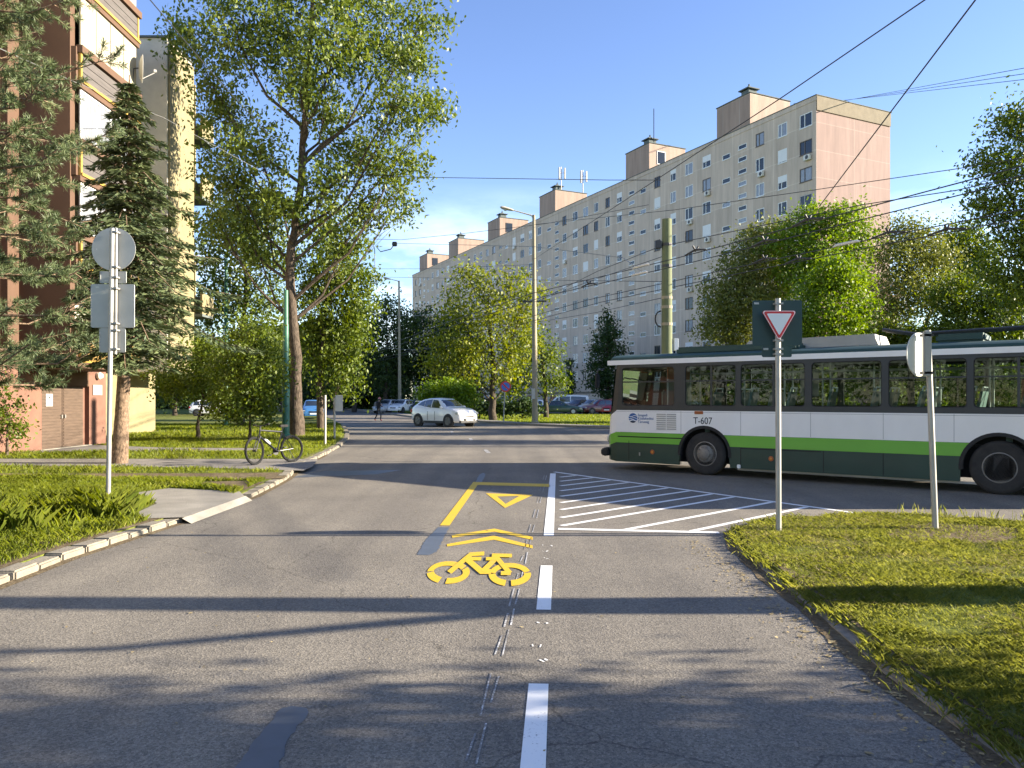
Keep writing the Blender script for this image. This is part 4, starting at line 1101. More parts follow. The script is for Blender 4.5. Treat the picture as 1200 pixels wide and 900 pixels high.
# ---- spruce
def spruce(label, base, top, h, rmax, z0, group=None):
    base = Vector(base); top = Vector(top)
    t = thing('spruce', label, 'conifer', base)
    w = MB()
    pts = [base.lerp(top, k) + Vector((.10 * math.sin(3 * k), 0, 0)) for k in (0, .12, .3, .5, .75, 1)]
    w.tube(pts, [.21, .175, .14, .1, .06, .015], 10)
    C, A, B = [], [], []
    nwh = 30
    for i in range(nwh):
        k = z0 + (1 - z0) * (i / nwh)
        p = base.lerp(top, k)
        rl = rmax * min(1.0, (1 - k) / .62) ** .8 * (1.0 if k > .34 else .9)
        if i < 3: rl *= .75
        for j in range(8):
            a = 2 * math.pi * (j + rng.random() * .8) / 8 + i * .7
            ln = rl * (.42 + .74 * rng.random()) * (1 + .18 * math.cos(a)) * (.82 + .36 * math.sin(i * 1.9) ** 2)
            dr = Vector((math.cos(a), math.sin(a), 0)); sg_ = rng.random()
            e = [p, p + dr * ln * .4 + Vector((0, 0, .02 * ln)), p + dr * ln * .75 + Vector((0, 0, -(.06 + .22 * sg_) * ln)), p + dr * ln + Vector((0, 0, -(.06 + .30 * sg_) * ln))]
            w.tube(e, [.022, .016, .01, .005], 4, cap=False)
            side = Vector((-dr.y, dr.x, 0))
            ns = max(3, int(ln / .11))
            for s in range(ns):
                f = .12 + .88 * (s + rng.random()) / ns
                q = e[0].lerp(e[1], f / .4) if f < .4 else (e[1].lerp(e[2], (f - .4) / .35) if f < .75 else e[2].lerp(e[3], (f - .75) / .25))
                hw = ln * .32 * (1 - f) + .16
                for m_ in range(14):
                    sd = (rng.random() * 2 - 1) * hw
                    c = q + side * sd + Vector((0, 0, -abs(sd) * .30 - rng.random() * .10)) + dr * abs(sd) * .35
                    ax = (dr * .7 + side * (1.0 if sd > 0 else -1.0) * .7 + Vector((rng.normal() * .25, rng.normal() * .25, -.3 + rng.normal() * .25))).normalized()
                    bx = ax.cross(Vector((rng.normal() * .5, rng.normal() * .5, 1))).normalized()
                    l_ = .085 + .05 * rng.random()
                    C.append(c); A.append(ax * l_); B.append(bx * .028)
    w.build('trunk', M['bark_pine'], t, base, smooth=True, recalc=False)
    quads_mesh('crown', np.array(C), np.array(A), np.array(B), M['needle_spruce'], t, base)
sb = g(140, 543, VZ)
spruce('blue green spruce with drooping boughs and leaning bare lower trunk before the yellow wall', sb, at(151, 88, sb.y + .6), 9, 2.25, .265)
# ---- pine, close on the left
def pine(base, label, h, ang_bias):
    base = Vector(base)
    t = thing('pine', label, 'conifer', base)
    w = MB(); w.tube([base, base + Vector((.1, 0, h * .4)), base + Vector((0, .1, h * .75)), base + Vector((0, 0, h))], [.24, .19, .13, .03], 10)
    tips = []
    for i in range(105):
        z = lerp(1.9, h - .5, (i + rng.random()) / 105)
        a = ang_bias + rng.normal() * 1.25
        ln = (3.0 if z < h * .7 else 2.75 * (1.25 - z / h) / .55) * (.7 + .4 * rng.random())
        dr = Vector((math.cos(a), math.sin(a), 0)); p = base + Vector((0, 0, z))
        e = [p, p + dr * ln * .45 + Vector((0, 0, -.02 * ln)), p + dr * ln * .8 + Vector((rng.normal() * .08, rng.normal() * .08, -.02 * ln)), p + dr * ln + Vector((0, 0, .10 * ln))]
        w.tube(e, [.04, .026, .016, .006], 5, cap=False)
        tips.append((e[3], (dr + Vector((0, 0, .3))).normalized()))
        for k in range(17):
            f = .25 + .75 * rng.random()
            q = e[0].lerp(e[1], f / .45) if f < .45 else (e[1].lerp(e[2], (f - .45) / .35) if f < .8 else e[2].lerp(e[3], (f - .8) / .2))
            sd = rng.choice((-1, 1)); dd = (dr * .55 + Vector((-dr.y, dr.x, 0)) * sd * (.4 + .6 * rng.random()) + Vector((0, 0, .15 + rng.normal() * .3))).normalized()
            l2 = .2 + .42 * rng.random()
            w.tube([q, q + dd * l2], [.009, .005], 4, cap=False)
            tips.append((q + dd * l2, dd)); tips.append((q + dd * l2 * .55, dd))
    C, A, B = [], [], []
    for p, dd in tips:
        n = 56
        v = unit(n) * .85 + np.array(dd) * .75
        v /= np.linalg.norm(v, axis=1, keepdims=True)
        l_ = (.085 + .05 * rng.random((n, 1)))
        b_ = np.cross(v, unit(n)); b_ /= np.linalg.norm(b_, axis=1, keepdims=True)
        st = np.array(p) - np.array(dd) * rng.random((n, 1)) * .16
        C.append(st + v * l_ * .5); A.append(v * l_ * .55); B.append(b_ * .0055)
    w.build('trunk', M['bark_pine'], t, base, smooth=True, recalc=False)
    quads_mesh('crown', np.concatenate(C), np.concatenate(A), np.concatenate(B), M['needle_pine'], t, base)
pine((-10.1, 12.6, VZ), 'long needled grey green pine whose boughs fill the upper left corner before the brown house', 11.0, .15)
# young bush at the house wall
bq = Vector((-14.2, 21.6, VZ))
tree('wall_bush', 'bright young bush against the salmon wall at the house corner', bq, [bq, bq + Vector((0, 0, .6)), bq + Vector((.05, 0, 1.2))], .04,
     [(-14.2, 21.6, 1.3, .4, .4, .5), (-14.0, 21.8, .8, .35, .35, .4), (-14.3, 21.4, 1.8, .3, .3, .35)], 'lf_lush', dens=1.0, lpx=4.5, d=21.6, spread=.16, cat='bush')

# ---- grass
def inside(poly, P):
    x, y = P[:, 0], P[:, 1]; r = np.zeros(len(P), bool); n = len(poly)
    for i in range(n):
        x1, y1 = poly[i]; x2, y2 = poly[(i + 1) % n]
        c = ((y1 > y) != (y2 > y)) & (x < (x2 - x1) * (y - y1) / (y2 - y1 + 1e-12) + x1)
        r ^= c
    return r
def vnoise(P, s, seed):
    r = np.random.default_rng(seed); G = r.random((64, 64))
    x = P[:, 0] * s; y = P[:, 1] * s; xi = np.floor(x).astype(int); yi = np.floor(y).astype(int); fx = x - xi; fy = y - yi
    fx = fx * fx * (3 - 2 * fx); fy = fy * fy * (3 - 2 * fy)
    g_ = lambda a, b: G[a % 64, b % 64]
    return (g_(xi, yi) * (1 - fx) + g_(xi + 1, yi) * fx) * (1 - fy) + (g_(xi, yi + 1) * (1 - fx) + g_(xi + 1, yi + 1) * fx) * fy
def blades(name, P, z, h, wd, lean, m, label, cat='grass'):
    n = len(P)
    az = rng.random(n) * 2 * math.pi
    ln = lean * (0.3 + rng.random(n)) * h
    base = np.column_stack([P, np.full(n, z) if np.isscalar(z) else z])
    dirh = np.column_stack([np.cos(az), np.sin(az), np.zeros(n)])
    sd = np.column_stack([-np.sin(az), np.cos(az), np.zeros(n)]) * (wd * (.6 + .8 * rng.random(n)))[:, None] * .5
    mid = base + dirh * (ln * .35)[:, None] + np.column_stack([np.zeros(n), np.zeros(n), h * .6])
    tip = base + dirh * ln[:, None] + np.column_stack([np.zeros(n), np.zeros(n), h])
    V = np.stack([base - sd, base + sd, mid + sd * .8, tip, mid - sd * .8], axis=1).reshape(-1, 3)
    me = bpy.data.meshes.new(name)
    me.vertices.add(n * 5); me.loops.add(n * 5); me.polygons.add(n)
    me.vertices.foreach_set('co', V.ravel().astype(np.float32)); me.loops.foreach_set('vertex_index', np.arange(n * 5, dtype=np.int32))
    me.polygons.foreach_set('loop_start', np.arange(0, n * 5, 5, dtype=np.int32)); me.update(); me.validate()
    me.materials.append(m)
    o = bpy.data.objects.new(name, me); S.collection.objects.link(o)
    return tag(o, label, cat, kind='stuff')
# right verge: short mown turf
poly = offset_line(right_kerb, -0.17)
def scatter(x0, x1, y0, y1, n): return np.column_stack([x0 + (x1 - x0) * rng.random(n), y0 + (y1 - y0) * rng.random(n)])
rv_poly = poly + [(60, -30)]
P = np.concatenate([scatter(2.2, 5.5, 2.6, 5.5, 80000), scatter(2.2, 9.0, 5.5, 11.2, 150000), scatter(4.5, 13.0, 3.0, 11.0, 90000)])
P = P[inside(rv_poly, P)]
P = P[P[:, 0] < P[:, 1] * .70 + .5 + 3.5 * rng.random(len(P)) ** 2]
k = vnoise(P, 1.3, 3) * .6 + vnoise(P, 5.0, 4) * .4
P = P[(k + rng.random(len(P)) * .38) > .50]
bm_ = inside(BARE, P); P = P[~bm_ | (rng.random(len(P)) < .22)]
h = (.016 + .030 * rng.random(len(P))) * (.6 + .9 * vnoise(P, 2.2, 5))
blades('mown_grass', P, VZ - .012, h, .0042, 1.3, M['blade'], 'short mown yellow green grass on the verge with the give way sign')
P2 = scatter(2.2, 8.5, 2.6, 11.2, 22000); P2 = P2[inside(rv_poly, P2)]; P2 = P2[vnoise(P2, 1.1, 9) > .45]
blades('dry_clippings', P2, VZ + .008 + rng.random(len(P2)) * .02, .006 + .008 * rng.random(len(P2)), .005, 6.0, M['straw'], 'pale dry grass clippings strewn over the mown verge', 'clippings')
# ragged tufts over the sunken kerb
q = resample(right_kerb[1:10], .035)
P3 = np.array([[p.x + .02 + rng.normal() * .07 + .08, p.y + rng.normal() * .05] for p in q for _ in range(15)])
P3 = P3[vnoise(P3, 2.6, 21) + .3 * rng.random(len(P3)) > .45]
blades('edge_tufts', P3, VZ - .04, .03 + .05 * rng.random(len(P3)), .0045, 1.2, M['blade'], 'ragged grass tufts growing over the sunken kerb of the right verge')
P4 = np.array([[p.x, p.y - .1] for p in resample([(5.5, 10.9), (6.3, 10.65), (7.4, 10.05)], .05) for _ in range(2)]) + rng.normal(size=(1, 2)) * .02
P4 = P4 + rng.normal(size=P4.shape) * .06
blades('weed_stalks', P4, VZ - .02, .08 + .13 * rng.random(len(P4)), .007, .35, M['blade'], 'thin upright weed stalks along the bus side of the verge', 'weeds')
# left verge
lp = offset_line(left_kerb, .30) + [(-160, 170), (-160, -30)]
slabs = [[(-4.4, 12.75), (-4.4, 10.3), (-5.0, 10.3), (-5.4, 11.0), (-5.55, 11.9), (-6.5, 13.2), (-6.2, 13.95), (-5.3, 13.65)], [(-30, 20.9), (-5.2, 20.6), (-4.7, 18.3), (-4.7, 17.2), (-7.0, 17.95), (-12, 18.5), (-30, 18.75)], [(-30, 17.0), (-10.0, 16.6), (-6.2, 16.7), (-4.9, 16.9), (-4.5, 15.6), (-5.6, 15.3), (-9.5, 15.8), (-30, 16.1)], [(-15, 23.0), (-8.2, 24.0), (-8.0, 25.0), (-11.5, 25.4), (-15, 27.0)], [(-4.7, 13.7), (-5.2, 13.8), (-5.9, 14.3), (-6.0, 15.0), (-5.2, 15.2)]]
def clear(P):
    P = P[inside(lp, P)]
    for s in slabs: P = P[~inside(s, P)]
    return P
P = clear(np.concatenate([scatter(-12, -4.4, 7.0, 16.5, 130000), scatter(-20, -4.6, 16.0, 30.0, 60000), scatter(-26, -6, 30.0, 48.0, 40000)]))
P = P[P[:, 0] > -P[:, 1] * .72 - .6]
dk = np.array([min(9.0, 1e9)] * len(P))
k = vnoise(P, .9, 13) * .6 + vnoise(P, 3.5, 14) * .4
P = P[(k + rng.random(len(P)) * .6) > .48]
h = (.035 + .06 * rng.random(len(P))) * (.5 + 1.1 * vnoise(P, 1.1, 15)) * np.clip(1 + (P[:, 1] - 12) * .02, 1, 1.5)
blades('lawn_grass', P, VZ - .01, h, .006 * np.clip(P[:, 1] / 11, 1, 3.5), .8, M['blade_tall'], 'sunlit short lawn grass on the left side of the road')
# tall tufts round the sign pole and at the left edge of the frame
T = []
for x, y, sx, sy, n in ((-6.0, 11.0, .42, .30, 2300), (-6.6, 11.2, .5, .4, 900), (-5.6, 10.5, .3, .22, 600), (-7.6, 10.0, .7, .30, 1500), (-6.9, 9.6, .5, .24, 800), (-8.6, 10.9, .8, .5, 800)):
    T.append(np.column_stack([x + rng.normal(size=n) * sx, y + rng.normal(size=n) * sy]))
T = np.concatenate(T); T = clear(T); T = T[T[:, 0] < -4.98]
den = vnoise(T, 1.6, 31)
blades('tall_grass', T, VZ - .01, (.10 + .24 * rng.random(len(T))) * (.40 + .85 * den), .0065, .75, M['blade_tall'], 'lush tall uncut grass tufts around the foot of the back facing sign pole')
P5 = scatter(-8, -4.75, 6.9, 10.4, 2600); P5 = P5[inside(lp, P5)]; P5 = P5[vnoise(P5, 1.5, 33) > .4]
blades('dry_clippings', P5, VZ + .012 + rng.random(len(P5)) * .01, .006 + .008 * rng.random(len(P5)), .006, 5.0, M['straw'], 'dry straw coloured grass scraps on the bare earth by the left kerb', 'clippings')
# far lawn strip beyond the junction
fp = offset_line(far_kerb, 1.55) + [(300, -40), (300, 400), (-62, 400)]
P = np.concatenate([scatter(-12, 16, 42, 80, 26000)]); P = P[inside(fp, P)]
blades('far_lawn_grass', P, VZ - .01, .05 + .07 * rng.random(len(P)), .05, .8, M['blade_tall'], 'bright lawn strip between the junction and the parked cars')
# litter: leaves and grit on the asphalt
n = 160; P = np.column_stack([-4.2 + 6.4 * rng.random(n), 3.4 + 9 * rng.random(n)]); P2 = np.column_stack([2.25 - np.abs(rng.normal(size=900)) * .16, 3.2 + 6 * rng.random(900)])
P = np.concatenate([P, P2]); C = np.column_stack([P, np.full(len(P), .008)]); A = np.column_stack([rng.normal(size=(len(P), 2)) * .009, rng.normal(size=len(P)) * .002]); B = np.column_stack([-A[:, 1], A[:, 0], rng.normal(size=len(P)) * .003]) * .6
tag(quads_mesh('leaf_litter', C, A, B, M['straw']), 'scattered pale dry leaf scraps lying on the asphalt', 'leaf litter', kind='stuff')

# ---------------------------------------------------------------- far woodland that reads as one mass
def wood(label, x0, x1, y0, y1, h, n):
    P = np.column_stack([x0 + (x1 - x0) * rng.random(n), y0 + (y1 - y0) * rng.random(n)])
    top = h * (.55 + .6 * vnoise(P, .09, 41)) 
    C0 = np.column_stack([P, VZ + top * rng.random(n) ** .8])
    C, A, B = leaves_at(C0, 22, .7, .55, .34, .3)
    tag(quads_mesh('far_woodland', C, A, B, M['lf_dark']), label, 'woodland', kind='stuff')
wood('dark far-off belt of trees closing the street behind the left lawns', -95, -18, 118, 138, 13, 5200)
wood('far-off belt of trees behind the right hand trees and the bus', 40, 110, 70, 95, 9, 2600)

for x, y, h, lab in ((-13.5, 4.2, 9.0, 'street tree left of the camera reflected in the middle windows of the bus'), (-15.5, -3.5, 10.0, 'street tree left of and behind the camera reflected in the rear windows of the bus'), (-12.5, -9.5, 10.0, 'street tree far behind the camera on the left side of the road')):
    bb = Vector((x, y, VZ))
    tree('street_tree', lab, bb, [bb, (x, y, h * .3), (x + .1, y, h * .6), (x, y, h * .9)], .22, [(x, y, h * .35, 2.6, 2.6, 1.6), (x + .4, y + 1.2, h * .5, 2.6, 2.4, 1.8), (x - .4, y - 1.4, h * .55, 2.6, 2.4, 1.8), (x, y, h * .75, 2.4, 2.4, 2.0), (x, y + 2.4, 2.2, 2.0, 1.8, 1.2), (x, y - 2.4, 2.2, 2.0, 1.8, 1.2)], 'lf_dark', dens=.3, leaf_len=.26, spread=.5, d=14, per=24)
# ---------------------------------------------------------------- signs, poles, lamps
def rrect(w, h, r, n=4):
    pts = []
    for sx, sy, a0 in ((1, 1, 0), (-1, 1, 90), (-1, -1, 180), (1, -1, 270)):
        for k in range(n + 1):
            a = R(a0 + 90 * k / n); pts.append((sx * (w / 2 - r) + r * math.cos(a), sy * (h / 2 - r) + r * math.sin(a)))
    return pts
def plate(mb, poly, c, rz=0.0, th=.006, tilt=0.0):          # upright plate, face towards -Y before turning
    m = Matrix.Translation(Vector(c)) @ Matrix.Rotation(rz, 4, 'Z') @ Matrix.Rotation(tilt, 4, 'Y')
    return mb.prism(poly, lambda a, b, t: m @ Vector((a, t, b)), -th, th)
def circ(r, n=36): return [(r * math.cos(2 * math.pi * k / n), r * math.sin(2 * math.pi * k / n)) for k in range(n)]

# left: back of a sign cluster, seen from behind
b = Vector((-6.05, 11.5, VZ)); dB = 11.5
sg = thing('sign_post', 'grey steel post with one round and three rectangular plates turned away, in tall grass', 'traffic sign', b)
top = at(131.5, 268, dB)
MB().tube([(0, 0, -.1), top - b], .034, 14).build('pole', M['galv'], sg, smooth=True)
MB().tube([at(136.2, 268, dB + .05) - b, at(135.4, 415, dB + .05) - b], .022, 10).build('support_tube', M['galv'], sg, smooth=True)
def pl(name, x0, x1, y0, y1, rnd):
    a = at(x0, y1, dB + .10); c = at(x1, y0, dB + .10); w = c.x - a.x; h = c.z - a.z
    mb = MB()
    plate(mb, circ(w / 2) if rnd else rrect(w, h, .02), (a + c) * .5 - b, R(2), .004)
    o = mb.build(name, M['sign_back'], sg)
    if not rnd:
        rm = MB(); cc = (a + c) * .5 - b
        for s in (-1, 1): rm.box(cc.x + s * w * .5 - .006, cc.x + s * w * .5 + .006, cc.y - .018, cc.y - .006, cc.z - h * .48, cc.z + h * .48)
        rm.build('flange', M['sign_back'], o)
    return o, (a + c) * .5 - b
o1, c1 = pl('round_plate', 108, 158.5, 267, 317, True)
o2, c2 = pl('plate', 118, 148, 318, 332, False)
o3, c3 = pl('plate', 107.5, 157.5, 333, 384, False)
o4, c4 = pl('plate', 117.5, 147, 384.5, 413, False)
for y in (272, 313, 325, 338, 379, 387, 409):
    p = at(134, y, dB + .02) - b
    MB().box(p.x - .055, p.x + .055, p.y - .05, p.y + .07, p.z - .012, p.z + .012).build('clamp', M['galv'], sg)
for px, py, par in ((112, 292, o1), (124.5, 329, o2), (114, 336.5, o3)):
    p = at(px, py, dB + .088) - b
    MB().box(p.x - .025, p.x + .025, p.y - .001, p.y + .001, p.z - .012, p.z + .012).build('sticker', M['diffuser'], par)

# give way sign, front
b = g(912.5, 622, VZ - .01); d = b.y
yg = thing('give_way_sign', 'red bordered white triangle give way sign on grey post with shade-toned square plates behind', 'traffic sign', b)
top = at(911.5, 350, d) - b
MB().tube([(0, 0, -.1), top], .034, 14).build('pole', M['galv'], yg, smooth=True)
tri = lambda s: [(-s, s * .577), (s, s * .577), (0, -s * 1.155)]
def rtri(s, r):
    out = []
    for k, (a, bq_) in enumerate(tri(s)):
        p = Vector((a, bq_)); cdir = -p.normalized(); c = p + cdir * r * 2
        a0 = math.atan2(p.y, p.x)
        for j in range(4, -5, -1): out.append((c.x + r * math.cos(a0 + R(15 * j)), c.y + r * math.sin(a0 + R(15 * j))))
    return out
c = at(913, 376, d - .06) - b
hs = 20.5 / F * d
tr_ = plate(MB(), rtri(hs, .022), c, 0, .004).build('triangle', M['sign_red'], yg)
plate(MB(), rtri(hs * .985, .022), c + Vector((0, -.0048, 0)), 0, .0006).build('edge', M['sign_white'], tr_)
plate(MB(), rtri(hs * .93, .022), c + Vector((0, -.0066, 0)), 0, .0006).build('border', M['sign_red'], tr_)
plate(MB(), rtri(hs * .72, .010), c + Vector((0, -.0084, 0)), 0, .0006).build('field', M['sign_white'], tr_)
for x0, x1, y0, y1 in ((882, 939.5, 352, 405), (893, 927.5, 405.5, 418.5)):
    a = at(x0, y1, d + .06) - b; e = at(x1, y0, d + .06) - b
    o = plate(MB(), rrect(e.x - a.x, e.z - a.z, .02), (a + e) * .5, R(-2), .004).build('back_plate', M['sign_back_shaded'], yg)
    q = at(x0 + 4.5, y0 + 3.5, d + .054) - b
    MB().box(q.x - .03, q.x + .03, q.y - .001, q.y + .001, q.z - .012, q.z + .012).build('sticker', M['sign_back'], o)
for y in (356, 370, 386, 399, 409, 415):
    p = at(911.8, y, d + .01) - b
    MB().box(p.x - .05, p.x + .05, p.y - .045, p.y + .05, p.z - .012, p.z + .012).build('clamp', M['galv'], yg)

# leaning post with a round plate seen nearly edge on
b = g(1096.5, 620, VZ - .01); d = b.y
rs = thing('round_sign', 'leaning grey post with a round sign plate turned almost edge on before the bus windows', 'traffic sign', b)
top = at(1087, 387, d) - b
MB().tube([(0, 0, -.1), top], .036, 14).build('pole', M['galv'], rs, smooth=True)
c = at(1084.5, 415, d) - b; c = c + Vector((0, .03, 0))
rad = 26 / F * d
plate(MB(), circ(rad), c + Vector((-.035, .06, 0)), R(33), .005).build('round_plate', M['diffuser'], rs)
q = at(1086, 415, d - .02) - b
MB().bbox(q.x - .05, q.x + .045, q.y - .04, q.y + .02, q.z - rad, q.z + rad * 1.02, .01).build('bracket', M['galv'], rs)
for y in (393, 437): 
    q = at(1086 , y, d) - b
    MB().box(q.x - .06, q.x + .06, q.y - .06, q.y + .05, q.z - .015, q.z + .015).build('clamp', M['dark_metal'], rs)

# no waiting sign across the junction
b = g(590, 495, VZ + .02); d = b.y
nw = thing('no_waiting_sign', 'small round blue sign with red ring and slash on thin post by the far kerb', 'traffic sign', b)
MB().tube([(0, 0, -.1), at(592, 446, d) - b], .045, 10).build('pole', M['galv'], nw, smooth=True)
c = at(592.5, 453, d - .08) - b; r = 6.3 / F * d
rp_ = plate(MB(), circ(r), c, 0, .006).build('ring', M['sign_red'], nw)
plate(MB(), circ(r * .76), c + Vector((0, -.008, 0)), 0, .001).build('field', M['sign_blue'], rp_)
mb = MB(); m_ = Matrix.Translation(c + Vector((0, -.011, 0))) @ Matrix.Rotation(R(45), 4, 'Y')
mb.box(-r * .8, r * .8, -.001, .001, -.05, .05, m_); mb.build('slash', M['sign_red'], rp_)

# two short posts beyond the bicycle
for px, y0, y1, dd, lab, brd in ((381, 463, 521, 26.5, 'nearer bare thin grey post on the lawn tip beyond the bicycle', False), (392, 466, 514, 30.5, 'farther thin grey post with a pale green plate on the lawn tip', True)):
    bb = Vector((at(px, y1, dd).x, dd, VZ))
    o = thing('short_post', lab, 'post', bb)
    MB().tube([(0, 0, -.1), (0, 0, at(px, y0, dd).z - VZ)], .042, 10).build('pole', M['galv'], o, smooth=True)
    if brd:
        a = at(393.5, 482, dd); e = at(402, 463, dd)
        plate(MB(), rrect(e.x - a.x, e.z - a.z, .02), (a + e) * .5 - bb + Vector((0, -.05, 0)), R(8), .008).build('plate', M['sign_back'], o)
        MB().box(-.05, .12, -.05, .05, (a.z + e.z) / 2 - VZ - .02, (a.z + e.z) / 2 - VZ + .02).build('clamp', M['galv'], o)

# lamp posts
def lamp_post(label, bpx, bpy_, d, topy, armpx, army, topx):
    b = Vector((at(bpx, 470, d).x, d, VZ))
    o = thing('lamp_post', label, 'lamp post', b)
    top = at(topx, topy, d) - b
    MB().tube([(0, 0, -.1), top * .5, top], [.21, .16, .10], 12).build('pole', M['pole_concrete'], o, smooth=True)
    MB().lathe([(.27, -.1), (.27, .05), (.24, .1)], (0, 0, 0), 'z', 12).build('base', M['pole_concrete'], o)
    e = at(armpx, army, d) - b
    arm = MB().tube([top + Vector((0, 0, -.3)), top + Vector((-.15, 0, -.02)), e], [.05, .05, .035], 8).build('arm', M['lamp'], o)
    dirv_ = (e - top).normalized()
    mb = MB(); n = 10
    prof = [(0.02, 0), (.10, .08), (.15, .3), (.19, .6), (.17, .85), (.03, .98)]
    rings = []
    for rr_, s in prof:
        c = e - dirv_ * .15 + dirv_ * s
        rings.append([c + Vector((0, math.cos(2 * math.pi * k / n) * rr_, math.sin(2 * math.pi * k / n) * rr_ * .6)) for k in range(n)])
    for i in range(len(rings) - 1):
        for k in range(n): mb.quad(rings[i][k], rings[i][(k + 1) % n], rings[i + 1][(k + 1) % n], rings[i + 1][k])
    h = mb.build('lamp_head', M['lamp'], o, smooth=True)
    MB().lathe([(0.001, -.17), (.08, -.15), (.13, -.09), (.13, -.06)], e + dirv_ * .45, 'z', 12).build('diffuser', M['diffuser'], h, smooth=True)
    return o, top
lp1, lt1 = lamp_post('tall tapering concrete lamp post with long arm, between the blue round sign and the trolleybus', 627, 497, 51.0, 252, 600, 246, 625.5)
z1 = at(627, 353, 51).z - VZ
MB().box(-.85, .75, -.05, .05, z1 - .05, z1 + .05).box(-.5, -.45, -.06, .06, z1 - .25, z1 + .25).box(.5, .55, -.06, .06, z1 - .25, z1 + .25).build('crossarm', M['dark_metal'], lp1)
MB().box(-.24, .0, -.26, -.19, 1.6, 2.3).build('cable_box', M['sign_back'], lp1)
lp2, lt2 = lamp_post('more distant slim lamp post with short arm, left of the rounded bush', 468.5, 482, 91.0, 329, 457, 327, 467.5)
z1 = at(468, 387, 91).z - VZ
MB().box(-.5, .4, -.05, .05, z1 - .05, z1 + .05).build('crossarm', M['dark_metal'], lp2)

# trolley wire poles
isl = [(5.25 + .9 * math.cos(a) * 1.0, 27.0 + 1.6 * math.sin(a)) for a in [2 * math.pi * k / 20 for k in range(20)]]
structure('traffic_island', block(isl, -.02, .12), M['kerb'], recalc=False)
b = Vector((5.4, 27.0, .12))
b.x = at(781.5, 400, 27).x
tpole = thing('trolley_pole', 'stout mossy green concrete pole holding the trolley wires, rising behind the bus front', 'pole', b)
MB().tube([(0, 0, -.1), (0, 0, at(781, 257, 27).z - .12)], [.205, .17], 14).build('pole', M['pole_green'], tpole, smooth=True)
for y in (287, 312, 349, 360, 380):
    z = at(781, y, 27).z - .12; r_ = lerp(.205, .17, z / 8) + .012
    MB().lathe([(r_ - .02, z - .05), (r_, z - .05), (r_, z + .05), (r_ - .02, z + .05)], (0, 0, 0), 'z', 14).build('band', M['dark_metal'] if y < 340 else M['pole_concrete'], tpole)
z = at(781, 287, 27).z - .12
MB().bbox(-.42, -.2, -.12, .08, z - .14, z + .14, .02).build('bracket', M['dark_metal'], tpole)
z = at(774, 374, 27).z - .12
pts = [(-.22 - .2 * math.sin(R(180 * k / 8)), -.05, z + .28 * math.cos(R(180 * k / 8))) for k in range(9)]
MB().tube(pts, .025, 6).build('cable_loop', M['black_rubber'], tpole)
z = at(790, 404, 27).z - .12
MB().bbox(.24, .4, -.1, .1, z - .2, z + .22, .01).build('switch_box', M['sign_white'], tpole)
b = Vector((at(335, 500, 31.0).x, 31.0, VZ))
gp = thing('steel_pole', 'thick green painted steel pole standing tight against the big trunk by the bicycle', 'pole', b)
MB().tube([(0, 0, -.1), (0, 0, 2.2), (0, 0, 2.25), (0, 0, 4.6), (0, 0, 4.65), (0, 0, 6.0)], [.15, .15, .115, .115, .10, .09], 14).build('pole', M['green_steel'], gp, smooth=True)
MB().lathe([(.22, -.1), (.22, .12), (.17, .2)], (0, 0, 0), 'z', 14).build('base', M['green_steel'], gp)
b = Vector((at(265, 500, 45.0).x, 45.0, VZ))
gp = thing('steel_pole', 'slimmer green steel pole half hidden in leaves between the spruce and the big trunk', 'pole', b)
MB().tube([(0, 0, -.1), (0, 0, 5.0), (0, 0, 5.05), (0, 0, at(265, 305, 45).z)], [.14, .14, .11, .09], 12).build('pole', M['green_steel'], gp, smooth=True)
MB().bbox(-.1, .1, -.18, -.1, 3.6, 4.0, .02).build('switch_box', M['sign_white'], gp)

# ---------------------------------------------------------------- overhead wires
def wire(label, pts, r=.012, sag=.0, m='wire', name='overhead_wire', hang=(), ins=()):
    P_ = []
    for a, c in zip(pts[:-1], pts[1:]):
        n = 8
        for k in range(n + (1 if c is pts[-1] else 0)):
            t = k / n; p = Vector(a).lerp(Vector(c), t); p.z -= sag * 4 * t * (1 - t); P_.append(p)
    o = thing(name, label, 'wire', P_[0])
    MB().tube(P_, r, 6).build('cable', M[m], o, P_[0])
    def pt(t):
        f = t * (len(P_) - 1); i = min(int(f), len(P_) - 2); return P_[i].lerp(P_[i + 1], f - i), (P_[i + 1] - P_[i]).normalized()
    for t in hang:
        p, dr = pt(t); sd = Vector((-dr.y, dr.x, 0)).normalized()
        MB().tube([p - dr * .5 + Vector((0, 0, .02)), p + Vector((0, 0, .10)), p + dr * .5 + Vector((0, 0, .02))], [.02, .035, .02], 6).tube([p + sd * -.10 + Vector((0, 0, .2)), p + Vector((0, 0, .06)), p + sd * .10 + Vector((0, 0, .2))], .03, 6).build('hanger', M['dark_metal'], o, P_[0])
    for t in ins:
        p, dr = pt(t)
        MB().tube([p - dr * .45, p - dr * .35 + Vector((0, 0, .03)), p + dr * .35 + Vector((0, 0, .03)), p + dr * .45], [.015, .042, .042, .015], 8).build('insulator', M['insulator'], o, P_[0])
    return o
lineA = [(14.2, 5.0), (9.35, 15.3), (7.5, 19.2), (5.3, 23.9), (1.1, 31.7), (-3.5, 44.0), (-9, 60), (-24, 100)]
lineB = [(17.0, 7.0), (12.0, 17.6), (9.9, 21.2), (7.4, 26.0), (3.6, 33.8), (-.5, 46), (-6, 62), (-21, 102)]
k = 0
